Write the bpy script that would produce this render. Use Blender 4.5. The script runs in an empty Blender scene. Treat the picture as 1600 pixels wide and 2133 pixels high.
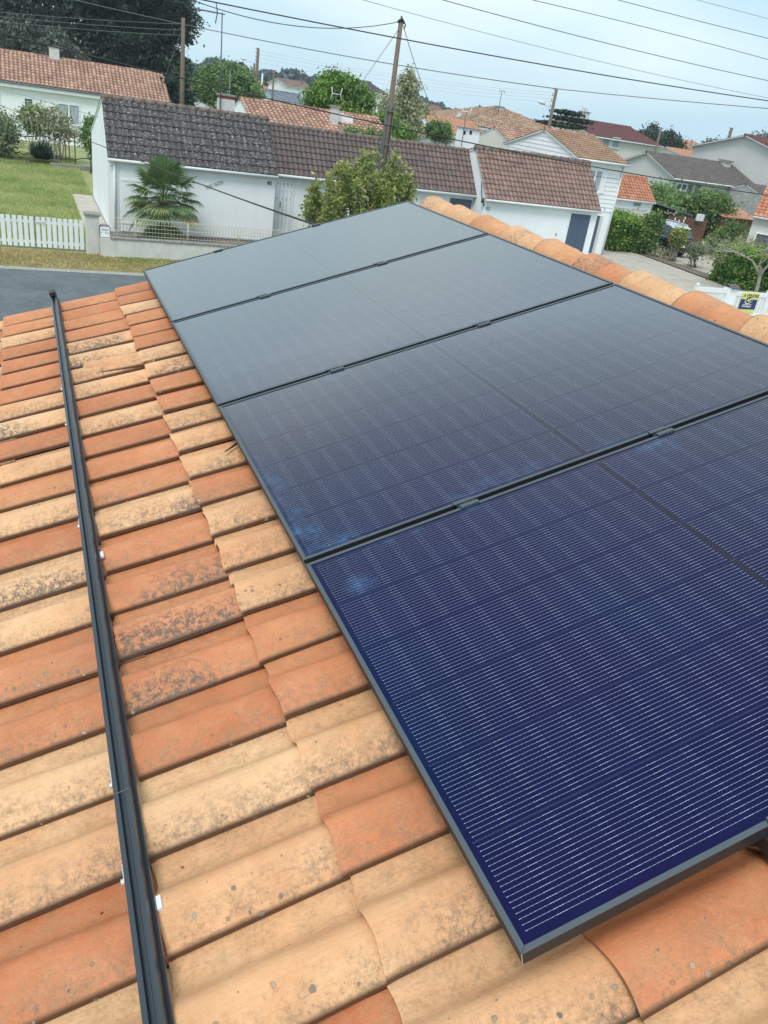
import bpy, math, random
import numpy as np
from mathutils import Vector, Matrix

SC = bpy.context.scene
COL = SC.collection
R = math.radians

# ------------------------------------------------------------------ camera
GZ = 4.4                                   # height of the lower panel edge above the street
CP = np.array([-0.61983, -5.16338, 5.51465])
YAW, PIT, ROL, FPX = 0.45233002511, -0.47391535, 0.15212347911, 1645.528
fw = np.array([math.sin(YAW)*math.cos(PIT), math.cos(YAW)*math.cos(PIT), math.sin(PIT)])
rt = np.cross(fw, [0, 0, 1]); rt /= np.linalg.norm(rt); up = np.cross(rt, fw)
r2 = rt*math.cos(ROL)+up*math.sin(ROL); u2 = -rt*math.sin(ROL)+up*math.cos(ROL)
cd = bpy.data.cameras.new('camera'); cam = bpy.data.objects.new('camera', cd); COL.objects.link(cam)
cam.matrix_world = Matrix(((r2[0], u2[0], -fw[0], CP[0]), (r2[1], u2[1], -fw[1], CP[1]), (r2[2], u2[2], -fw[2], CP[2]), (0, 0, 0, 1)))
cd.sensor_fit = 'VERTICAL'; cd.sensor_height = 24; cd.lens = FPX/2133*24
cd.clip_start = 0.05; cd.clip_end = 3000
SC.camera = cam

# ------------------------------------------------------------------ sky and sun
world = bpy.data.worlds.new('World'); SC.world = world; world.use_nodes = True
wt = world.node_tree; wn = wt.nodes; wl = wt.links
for n in list(wn): wn.remove(n)
wo = wn.new('ShaderNodeOutputWorld'); bg = wn.new('ShaderNodeBackground'); bg.inputs[1].default_value = 0.1
sky = wn.new('ShaderNodeTexSky'); sky.sky_type = 'NISHITA'; sky.sun_disc = False
SUN_EL, SUN_AZ = R(58), R(222)             # azimuth measured from +Y clockwise, towards the back left
sky.sun_elevation = SUN_EL; sky.sun_rotation = SUN_AZ
tc = wn.new('ShaderNodeTexCoord'); mp = wn.new('ShaderNodeMapping'); mp.inputs['Scale'].default_value = (1, 1, 3.2)
ns = wn.new('ShaderNodeTexNoise'); ns.inputs['Scale'].default_value = 1.9; ns.inputs['Detail'].default_value = 5; ns.inputs['Roughness'].default_value = .48
rp = wn.new('ShaderNodeValToRGB')
rp.color_ramp.elements[0].position = .38; rp.color_ramp.elements[0].color = (5.9, 8.5, 10.1, 1)
rp.color_ramp.elements[1].position = .62; rp.color_ramp.elements[1].color = (9.2, 10.7, 11.0, 1)
mx = wn.new('ShaderNodeMixRGB'); mx.inputs[0].default_value = .9
wl.new(tc.outputs['Generated'], mp.inputs[0]); wl.new(mp.outputs[0], ns.inputs[0]); wl.new(ns.outputs[0], rp.inputs[0])
wl.new(sky.outputs[0], mx.inputs[1]); wl.new(rp.outputs[0], mx.inputs[2]); wl.new(mx.outputs[0], bg.inputs[0]); wl.new(bg.outputs[0], wo.inputs[0])
sd = bpy.data.lights.new('sun', 'SUN'); sd.energy = 2.45; sd.angle = R(22); sd.color = (1, .955, .9)
so = bpy.data.objects.new('sun', sd); COL.objects.link(so)
sdir = Vector((math.sin(SUN_AZ)*math.cos(SUN_EL), math.cos(SUN_AZ)*math.cos(SUN_EL), math.sin(SUN_EL)))
so.rotation_euler = sdir.to_track_quat('Z', 'Y').to_euler()
SC.view_settings.view_transform = 'Standard'; SC.view_settings.look = 'None'
SC.view_settings.exposure = 0.08; SC.view_settings.gamma = 1

# ------------------------------------------------------------------ surveying: where a sight line meets a vertical or level plane
def _ray(px, py): return (px-800)/FPX*r2+(1066.5-py)/FPX*u2+fw
def atY(px, py, v): d = _ray(px, py); return CP+(v-CP[1])/d[1]*d
def atX(px, py, v): d = _ray(px, py); return CP+(v-CP[0])/d[0]*d
def atZ(px, py, v=0.): d = _ray(px, py); return CP+(v-CP[2])/d[2]*d

# ------------------------------------------------------------------ materials
def node_mat(name):
    m = bpy.data.materials.new(name); m.use_nodes = True
    t = m.node_tree; b = t.nodes['Principled BSDF']
    return m, t, t.nodes, t.links, b
def mat(name, c, rough=.7, metal=0, var=.12, scale=3., c2=None, bump=0., bscale=40., streak=None, spec=.5, coords='Object', thr=(.4, .7)):
    """plain surface with two-scale colour variation, optional stain colour c2 in noise patches, fine bump"""
    m, t, N, L, b = node_mat(name)
    b.inputs['Roughness'].default_value = rough; b.inputs['Metallic'].default_value = metal
    b.inputs['Specular IOR Level'].default_value = spec
    tcn = N.new('ShaderNodeTexCoord'); mpn = N.new('ShaderNodeMapping'); L.new(tcn.outputs[coords], mpn.inputs[0])
    if streak: mpn.inputs['Scale'].default_value = streak
    n1 = N.new('ShaderNodeTexNoise'); n1.inputs['Scale'].default_value = scale; n1.inputs['Detail'].default_value = 6; n1.inputs['Roughness'].default_value = .65
    L.new(mpn.outputs[0], n1.inputs[0])
    hi = tuple(min(1, x*(1+var)) for x in c); lo = tuple(x*(1-var) for x in c)
    r1 = N.new('ShaderNodeValToRGB'); r1.color_ramp.elements[0].position = .3; r1.color_ramp.elements[1].position = .7
    r1.color_ramp.elements[0].color = (*lo, 1); r1.color_ramp.elements[1].color = (*hi, 1)
    L.new(n1.outputs[0], r1.inputs[0]); out = r1.outputs[0]
    if c2:
        n2 = N.new('ShaderNodeTexNoise'); n2.inputs['Scale'].default_value = scale*2.3; n2.inputs['Detail'].default_value = 8; n2.inputs['Roughness'].default_value = .7
        L.new(mpn.outputs[0], n2.inputs[0])
        mr = N.new('ShaderNodeMapRange'); mr.inputs[1].default_value = thr[0]; mr.inputs[2].default_value = thr[1]; L.new(n2.outputs[0], mr.inputs[0])
        mxx = N.new('ShaderNodeMixRGB'); L.new(mr.outputs[0], mxx.inputs[0]); L.new(out, mxx.inputs[1]); mxx.inputs[2].default_value = (*c2, 1); out = mxx.outputs[0]
    L.new(out, b.inputs['Base Color'])
    if bump:
        n3 = N.new('ShaderNodeTexNoise'); n3.inputs['Scale'].default_value = bscale; n3.inputs['Detail'].default_value = 4; L.new(mpn.outputs[0], n3.inputs[0])
        bn = N.new('ShaderNodeBump'); bn.inputs['Strength'].default_value = bump; bn.inputs['Distance'].default_value = .02
        L.new(n3.outputs[0], bn.inputs['Height']); L.new(bn.outputs[0], b.inputs['Normal'])
    return m
def tone_mat(name, stops, rough=.75, spk=None, spk_amt=.5, spk_scale=12, thr=.6, translucent=0., var=.2, spec=.3):
    """colour from the per-face 'tone' (each tile's or leaf's own colour), plus speckles of lichen"""
    m, t, N, L, b = node_mat(name)
    b.inputs['Roughness'].default_value = rough; b.inputs['Specular IOR Level'].default_value = spec
    at = N.new('ShaderNodeAttribute'); at.attribute_name = 'tone'
    rr = N.new('ShaderNodeValToRGB'); el = rr.color_ramp.elements
    el[0].position = stops[0][0]; el[0].color = (*stops[0][1], 1); el[1].position = stops[-1][0]; el[1].color = (*stops[-1][1], 1)
    for p, cc in stops[1:-1]: e = el.new(p); e.color = (*cc, 1)
    L.new(at.outputs['Fac'], rr.inputs[0]); out = rr.outputs[0]
    tcn = N.new('ShaderNodeTexCoord')
    n1 = N.new('ShaderNodeTexNoise'); n1.inputs['Scale'].default_value = 2.2; n1.inputs['Detail'].default_value = 8; n1.inputs['Roughness'].default_value = .7; L.new(tcn.outputs['Object'], n1.inputs[0])
    mr = N.new('ShaderNodeMapRange'); mr.inputs[1].default_value = .3; mr.inputs[2].default_value = .7; mr.inputs[3].default_value = 1-var; mr.inputs[4].default_value = 1+var; L.new(n1.outputs[0], mr.inputs[0])
    vm = N.new('ShaderNodeVectorMath'); vm.operation = 'SCALE'; L.new(out, vm.inputs[0]); L.new(mr.outputs[0], vm.inputs['Scale']); out = vm.outputs[0]
    if spk:
        n2 = N.new('ShaderNodeTexNoise'); n2.inputs['Scale'].default_value = spk_scale; n2.inputs['Detail'].default_value = 6; n2.inputs['Roughness'].default_value = .8; L.new(tcn.outputs['Object'], n2.inputs[0])
        m2 = N.new('ShaderNodeMapRange'); m2.inputs[1].default_value = thr; m2.inputs[2].default_value = thr+.06; m2.inputs[4].default_value = spk_amt; L.new(n2.outputs[0], m2.inputs[0])
        mxx = N.new('ShaderNodeMixRGB'); L.new(m2.outputs[0], mxx.inputs[0]); L.new(out, mxx.inputs[1]); mxx.inputs[2].default_value = (*spk, 1); out = mxx.outputs[0]
    L.new(out, b.inputs['Base Color'])
    if translucent:
        tr = N.new('ShaderNodeBsdfTranslucent'); L.new(out, tr.inputs[0]); ms = N.new('ShaderNodeMixShader'); ms.inputs[0].default_value = translucent
        L.new(b.outputs[0], ms.inputs[1]); L.new(tr.outputs[0], ms.inputs[2]); L.new(ms.outputs[0], N['Material Output'].inputs[0])
    return m

# ------------------------------------------------------------------ mesh builder
class MB:
    def __init__(s): s.v = []; s.f = []; s.t = []; s.uv = []; s.sm = []; s.curve_t = .5
    def poly(s, pts, tone=.5, uv=None, smooth=False):
        n = len(s.v); s.v += [tuple(map(float, p)) for p in pts]; s.f.append(tuple(range(n, n+len(pts)))); s.t.append(tone); s.sm.append(smooth)
        s.uv += (uv if uv else [(0, 0)]*len(pts))
    def box(s, a, b, tone=.5):
        x0, y0, z0 = a; x1, y1, z1 = b
        s.hexa([(x0, y0, z0), (x1, y0, z0), (x1, y1, z0), (x0, y1, z0), (x0, y0, z1), (x1, y0, z1), (x1, y1, z1), (x0, y1, z1)], tone)
    def hexa(s, P, tone=.5):
        for q in ((3, 2, 1, 0), (4, 5, 6, 7), (0, 1, 5, 4), (1, 2, 6, 5), (2, 3, 7, 6), (3, 0, 4, 7)): s.poly([P[i] for i in q], tone)
    def obox(s, c, ax, ay, az, tone=.5):
        """box with centre c and half-axis vectors"""
        c, ax, ay, az = map(np.array, (c, ax, ay, az))
        s.hexa([c-ax-ay-az, c+ax-ay-az, c+ax+ay-az, c-ax+ay-az, c-ax-ay+az, c+ax-ay+az, c+ax+ay+az, c-ax+ay+az], tone)
    def prism(s, pts2, axis, a, b, tone=.5):
        """extrude polygon (2D) along axis 'x' or 'y' or 'z' from a to b"""
        def P(p, k):
            return (k, p[0], p[1]) if axis == 'x' else (p[0], k, p[1]) if axis == 'y' else (p[0], p[1], k)
        n = len(pts2); A = [P(p, a) for p in pts2]; B = [P(p, b) for p in pts2]
        s.poly(A[::-1], tone); s.poly(B, tone)
        for i in range(n): j = (i+1) % n; s.poly([A[i], A[j], B[j], B[i]], tone)
    def tube(s, pts, rad, seg=8, tone=.5, cap=True):
        pts = [np.array(p, float) for p in pts]; rs = rad if hasattr(rad, '__len__') else [rad]*len(pts)
        rings = []; prev = None
        for i, p in enumerate(pts):
            d = pts[min(i+1, len(pts)-1)]-pts[max(i-1, 0)]; d /= (np.linalg.norm(d)+1e-9)
            if prev is None:
                a = np.array([0, 0, 1.]) if abs(d[2]) < .9 else np.array([1., 0, 0]); e = np.cross(d, a)
            else: e = prev-d*(prev@d)
            e /= np.linalg.norm(e); prev = e; f2 = np.cross(d, e)
            base = len(s.v)
            for k in range(seg):
                an = 2*math.pi*k/seg; s.v.append(tuple(p+rs[i]*(math.cos(an)*e+math.sin(an)*f2)))
            rings.append(base)
        for i in range(len(rings)-1):
            for k in range(seg):
                k2 = (k+1) % seg; s.f.append((rings[i]+k, rings[i]+k2, rings[i+1]+k2, rings[i+1]+k)); s.t.append(tone); s.sm.append(True); s.uv += [(0, 0)]*4
        if cap:
            for base, rev in ((rings[0], True), (rings[-1], False)):
                q = list(range(base, base+seg)); s.f.append(tuple(q[::-1] if rev else q)); s.t.append(tone); s.sm.append(False); s.uv += [(0, 0)]*seg
    def build(s, name, m, parent=None, bevel=0., loc=None, merge=False):
        me = bpy.data.meshes.new(name); me.from_pydata(s.v, [], s.f)
        a = me.attributes.new('tone', 'FLOAT', 'FACE'); a.data.foreach_set('value', np.array(s.t, dtype=np.float32))
        uvl = me.uv_layers.new(name='UVMap'); uvl.data.foreach_set('uv', np.array(s.uv, dtype=np.float32).ravel())
        me.polygons.foreach_set('use_smooth', s.sm)
        for mm in (m if isinstance(m, (list, tuple)) else [m]): me.materials.append(mm)
        me.update()
        o = bpy.data.objects.new(name, me); COL.objects.link(o)
        if parent is not None:
            o.parent = parent; o.matrix_parent_inverse = WM(parent).inverted()
        if bevel:
            md = o.modifiers.new('weld', 'WELD'); md.merge_threshold = .0005
            md = o.modifiers.new('bevel', 'BEVEL'); md.width = bevel; md.segments = 2; md.limit_method = 'ANGLE'
        return o
def WM(o):
    m = Matrix.LocRotScale(o.location, o.rotation_euler, o.scale)
    return (WM(o.parent) @ o.matrix_parent_inverse @ m) if o.parent else m
def tag(o, label, cat, group=None, kind=None):
    if label: o['label'] = label
    if cat: o['category'] = cat
    if group: o['group'] = group
    if kind: o['kind'] = kind
    return o
def thing(name, loc, label, cat, group=None):
    o = bpy.data.objects.new(name, None); o.empty_display_size = .2; COL.objects.link(o); o.location = tuple(map(float, loc)); return tag(o, label, cat, group)
def struct(o, kind='structure'): o['kind'] = kind; return o
def text_mesh(name, s, parent, m, size, loc, rot, ext=.004, align='CENTER', shear=0., bold=0.):
    cu = bpy.data.curves.new(name, 'FONT'); cu.body = s; cu.size = size; cu.extrude = ext; cu.align_x = align; cu.align_y = 'CENTER'; cu.shear = shear; cu.offset = bold
    to = bpy.data.objects.new('tmp', cu); COL.objects.link(to)
    bpy.context.view_layer.update()
    me = bpy.data.meshes.new_from_object(to.evaluated_get(bpy.context.evaluated_depsgraph_get())); bpy.data.objects.remove(to)
    me.materials.clear(); me.materials.append(m)
    o = bpy.data.objects.new(name, me); COL.objects.link(o); o.location = loc; o.rotation_euler = rot
    if parent is not None: o.parent = parent; o.matrix_parent_inverse = WM(parent).inverted()
    return o

def quads_obj(name, C, U, V, tone, m, parent=None):
    """many small leaf faces at once; C centres, U V half axes (n,3)"""
    n = len(C); P = np.empty((n, 4, 3)); P[:, 0] = C-U; P[:, 1] = C-V; P[:, 2] = C+U; P[:, 3] = C+V
    me = bpy.data.meshes.new(name); me.vertices.add(n*4); me.vertices.foreach_set('co', P.ravel().astype(np.float32))
    me.loops.add(n*4); me.loops.foreach_set('vertex_index', np.arange(n*4, dtype=np.int32))
    me.polygons.add(n); me.polygons.foreach_set('loop_start', np.arange(0, n*4, 4, dtype=np.int32))
    try: me.polygons.foreach_set('loop_total', np.full(n, 4, dtype=np.int32))
    except Exception: pass
    me.update(calc_edges=True)
    a = me.attributes.new('tone', 'FLOAT', 'FACE'); a.data.foreach_set('value', np.clip(tone, 0, 1).astype(np.float32))
    me.materials.append(m)
    o = bpy.data.objects.new(name, me); COL.objects.link(o)
    if parent is not None: o.parent = parent; o.matrix_parent_inverse = WM(parent).inverted()
    return o
def unit(a): return a/(np.linalg.norm(a, axis=-1, keepdims=True)+1e-9)
def foliage(name, ell, ncl, nl, size, m, seed, parent=None, cr=.35, elong=1.8, flat=1., shell=.75, up_bias=0., box=False, drop=0.):
    """clumps of leaves inside ellipsoids ell=[(cx,cy,cz,rx,ry,rz,w)]; returns object and clump centres"""
    rg = np.random.default_rng(seed); w = np.array([e[6] for e in ell], float); w /= w.sum(); cc = []
    for i in range(ncl):
        e = ell[rg.choice(len(ell), p=w)]
        if box: d = rg.uniform(-1, 1, 3); k = rg.integers(0, 3); d[k] = np.sign(d[k])*rg.uniform(.82, 1)
        else: d = unit(rg.normal(size=3)); d *= (shell+(1-shell)*rg.random()) if rg.random() < .75 else rg.random()**.5
        cc.append((e[0]+d[0]*e[3], e[1]+d[1]*e[4], e[2]+d[2]*e[5]))
    cc = np.array(cc); ct = rg.random(ncl)
    idx = rg.integers(0, ncl, nl); sc = rg.uniform(.6, 1.4, ncl)[idx][:, None]*cr
    off = rg.normal(size=(nl, 3))*.5; off[:, 2] *= flat
    C = cc[idx]+off*sc; C[:, 2] -= drop*np.abs(off[:, 0]*sc[:, 0])
    nrm = unit(rg.normal(size=(nl, 3))+np.array([0, 0, up_bias])); a = unit(np.cross(nrm, rg.normal(size=(nl, 3)))); b = np.cross(nrm, a)
    s = size*rg.uniform(.6, 1.35, (nl, 1))
    tone = .55*ct[idx]+.45*rg.random(nl)+.12*off[:, 2]
    return quads_obj(name, C, a*s*elong*.5, b*s*.5, tone, m, parent), cc

# ------------------------------------------------------------------ palette
def leafm(n, a, b, c, tr=.18): return tone_mat(n, [(0, a), (.5, b), (1, c)], .6, translucent=tr, var=.15)
M = dict(
 white=mat('white_render', (.83, .865, .885), .85, var=.05, scale=.8, c2=(.70, .74, .74), streak=(1, 1, .35), thr=(.5, .95), bump=.15, bscale=60),
 white2=mat('clean_white_render', (.84, .875, .90), .85, var=.04, scale=1.2, bump=.12, bscale=60),
 cream=mat('cream_render', (.70, .68, .62), .85, var=.05, scale=.7, c2=(.60, .59, .54), thr=(.5, .9)),
 greywall=mat('grey_white_render', (.60, .60, .58), .85, var=.04, scale=.4, c2=(.52, .53, .52), streak=(1, 1, .4), thr=(.45, .9)),
 dirtywall=mat('stained_render', (.42, .42, .41), .9, var=.15, scale=1.5, c2=(.2, .2, .2), thr=(.45, .75)),
 lowwall=mat('aged_low_wall', (.62, .62, .58), .9, var=.08, scale=1.6, c2=(.46, .47, .45), streak=(1, 1, .6), thr=(.45, .8), bump=.2),
 coping=mat('weathered_concrete', (.30, .29, .27), .95, var=.35, scale=14, c2=(.12, .12, .11), thr=(.5, .62), bump=.5, bscale=80),
 pvc=mat('white_pvc', (.80, .82, .83), .45, var=.03), paint=mat('white_painted_wood', (.77, .81, .82), .6, var=.05, scale=4, c2=(.58, .62, .6), thr=(.62, .8)),
 bluewood=mat('blue_grey_boards', (.070, .105, .165), .55, var=.12, scale=3, streak=(22, 22, 1)),
 glass=mat('window_glass', (.10, .12, .14), .08, var=.25, scale=2, spec=.8), curtain=mat('lace_curtain', (.34, .40, .46), .9, var=.3, scale=9, streak=(6, 6, .6)),
 dark=mat('dark_void', (.02, .02, .022), .9), gutter=mat('white_gutter', (.66, .70, .71), .5, var=.06), greygutter=mat('grey_gutter', (.16, .18, .2), .5),
 wood=mat('weathered_pole_wood', (.17, .125, .095), .9, var=.4, scale=5, streak=(8, 8, .5), c2=(.09, .075, .065), thr=(.5, .7)),
 greypole=mat('grey_steel', (.16, .165, .17), .55, metal=.4, var=.2), cable=mat('black_cable', (.02, .022, .025), .6), greycable=mat('grey_cable', (.10, .11, .12), .6),
 thincable=mat('thin_grey_wire', (.28, .31, .33), .6),
 alu=mat('aluminium', (.55, .58, .6), .35, metal=.8), steelw=mat('bright_steel', (.72, .73, .74), .3, metal=.6),
 asphalt=mat('asphalt', (.105, .125, .138), .9, var=.22, scale=1.1, c2=(.16, .18, .185), thr=(.5, .72), bump=.6, bscale=90),
 gravel=mat('gravel', (.44, .40, .34), .95, var=.2, scale=1.2, c2=(.30, .28, .24), thr=(.45, .75), bump=.5, bscale=60),
 kerbgravel=mat('pale_grit', (.40, .40, .37), .95, var=.4, scale=12, c2=(.14, .15, .12), thr=(.45, .6), bump=.5, bscale=60),
 earth=mat('bare_soil', (.16, .13, .10), .95, var=.35, scale=4, bump=.6, bscale=20),
 field=mat('distant_fields', (.13, .16, .075), .95, var=.25, scale=.03, c2=(.2, .2, .12), thr=(.5, .8)),
 lawnbase=mat('lawn_ground', (.25, .285, .125), .95, var=.28, scale=.45, c2=(.30, .27, .11), thr=(.45, .75), bump=.5, bscale=30),
 vergebase=mat('dry_verge_ground', (.27, .23, .12), .95, var=.3, scale=1.2, c2=(.33, .28, .17), thr=(.42, .7), bump=.6, bscale=40),
 slab=mat('pale_slabs', (.46, .43, .36), .9, var=.12, scale=3, c2=(.33, .31, .26), thr=(.5, .8)),
 bark=mat('tree_bark', (.19, .16, .13), .95, var=.35, scale=6, streak=(3, 3, .6), bump=.4, bscale=20), palebark=mat('pale_bark', (.33, .31, .26), .95, var=.25, scale=8),
 palmbark=mat('palm_fibre', (.06, .045, .035), .98, var=.5, scale=18, bump=.8, bscale=40),
 chim=mat('chimney_render', (.62, .62, .60), .9, var=.1, scale=3, c2=(.4, .4, .4), thr=(.5, .7)), brick=mat('red_brick', (.34, .12, .07), .9, var=.3, scale=8),
 brownwood=mat('dark_brown_boards', (.14, .065, .04), .8, var=.3, scale=3, streak=(1, 1, 14)),
 ridge=mat('mortared_ridge', (.20, .15, .125), .95, var=.35, scale=3, c2=(.10, .09, .085), thr=(.45, .6)),
 yellow=mat('sign_yellow', (.66, .68, .17), .5, var=.02), navy=mat('sign_navy', (.018, .03, .13), .5, var=.02), black=mat('black_plastic', (.018, .018, .02), .5), plate=mat('enamel_blue', (.01, .035, .10), .35, var=.05),
 letters=mat('grey_metal_letters', (.30, .34, .36), .5),
 carpaint=mat('black_car_paint', (.012, .016, .024), .12, var=.05, spec=.8), carglass=mat('car_glass', (.05, .07, .08), .05, var=.1, spec=.9), carroof=mat('sky_sheen_car_roof', (.45, .5, .54), .15, var=.05, spec=.8),  # car roof colour lightened to carry the sky's reflection
 tyre=mat('tyre_rubber', (.02, .02, .02), .85), lamp_red=mat('red_lamp_glass', (.35, .02, .015), .2),
 creamwire=mat('cream_wire', (.60, .57, .47), .6, var=.1), orangewall=mat('orange_render', (.62, .33, .20), .85, var=.06), fabric=mat('white_canvas', (.75, .76, .76), .8),
 bluepanel=mat('blue_grey_roof', (.12, .145, .18), .35, var=.1, scale=.5),
)
TM = dict(
 dark=tone_mat('dark_concrete_tiles', [(0, (.030, .027, .029)), (.5, (.054, .046, .047)), (1, (.098, .084, .084))], .7, spk=(.50, .50, .48), spk_amt=.8, spk_scale=11, thr=.565, spec=.5),
 mid=tone_mat('brown_interlocking_tiles', [(0, (.070, .058, .058)), (.5, (.125, .088, .080)), (1, (.215, .130, .108))], .62, spec=.5, spk=(.30, .25, .22), spk_amt=.6, spk_scale=9, thr=.68),
 brown=tone_mat('red_brown_tiles', [(0, (.145, .085, .075)), (.5, (.220, .140, .118)), (1, (.32, .19, .145))], .6, spec=.5, spk=(.33, .27, .23), spk_amt=.5, spk_scale=8, thr=.68),
 tan=tone_mat('tan_tiles', [(0, (.22, .13, .09)), (.5, (.34, .215, .145)), (1, (.47, .31, .215))], .85, spk=(.12, .09, .08), spk_amt=.5, spk_scale=8, thr=.62),
 canal=tone_mat('old_clay_tiles', [(0, (.13, .075, .06)), (.5, (.33, .185, .135)), (1, (.50, .33, .25))], .9, spk=(.13, .11, .10), spk_amt=.6, spk_scale=5, thr=.56),
 orange=tone_mat('orange_tiles', [(0, (.32, .115, .065)), (.5, (.44, .185, .11)), (1, (.55, .28, .18))], .85, spk=(.2, .12, .09), spk_amt=.3, spk_scale=5, thr=.62),
 far=tone_mat('distant_orange_tiles', [(0, (.42, .19, .12)), (.5, (.50, .25, .16)), (1, (.55, .30, .20))], .9),
 wine=tone_mat('wine_red_tiles', [(0, (.12, .05, .055)), (.5, (.15, .065, .065)), (1, (.19, .085, .08))], .9),
 grey=tone_mat('grey_lichened_tiles', [(0, (.10, .085, .085)), (.5, (.15, .13, .125)), (1, (.21, .185, .175))], .9, spk=(.42, .41, .39), spk_amt=.7, spk_scale=4, thr=.58),
)
LF = dict(
 palm=leafm('palm_leaf', (0.04, 0.10, 0.045), (0.15, 0.235, 0.09), (0.56, 0.48, 0.19)), bush=leafm('bush_leaf', (0.10, 0.15, 0.045), (0.23, 0.29, 0.085), (0.46, 0.46, 0.15), .28),
 hedge=leafm('hedge_leaf', (0.035, 0.10, 0.027), (0.09, 0.205, 0.045), (0.40, 0.54, 0.10), .25), conifer=leafm('conifer_needles', (0.013, 0.027, 0.022), (0.027, 0.055, 0.040), (0.056, 0.094, 0.056), .05),
 pine=leafm('grey_pine_needles', (0.047, 0.068, 0.057), (0.095, 0.121, 0.101), (0.162, 0.189, 0.155), .1), maple=leafm('maple_leaf', (0.061, 0.128, 0.027), (0.128, 0.243, 0.047), (0.257, 0.392, 0.081)),
 green=leafm('green_leaf', (0.08, 0.15, 0.055), (0.16, 0.265, 0.095), (0.28, 0.40, 0.15), .25), pale=leafm('pale_spring_leaf', (0.150, 0.188, 0.088), (0.325, 0.350, 0.200), (0.600, 0.587, 0.425)),
 mid=leafm('shrub_leaf', (0.058, 0.12, 0.042), (0.125, 0.22, 0.07), (0.26, 0.36, 0.12), .25), olive=leafm('olive_twigs', (0.139, 0.132, 0.062), (0.264, 0.240, 0.116), (0.434, 0.372, 0.186)),
 greysh=leafm('grey_green_leaf', (0.093, 0.124, 0.078), (0.186, 0.232, 0.132), (0.310, 0.357, 0.202)), agave=leafm('agave_leaf', (0.019, 0.039, 0.033), (0.039, 0.072, 0.058), (0.078, 0.117, 0.085), .03),
 grass=leafm('grass_blade', (.28, .36, .13), (.44, .50, .20), (.62, .60, .30), .45), dry=leafm('dry_grass_blade', (0.340, 0.310, 0.110), (0.500, 0.420, 0.190), (0.640, 0.530, 0.300), .35),
 forest=leafm('far_forest', (0.055, 0.085, 0.095), (0.085, 0.125, 0.130), (0.120, 0.165, 0.160), .0),
)

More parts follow.
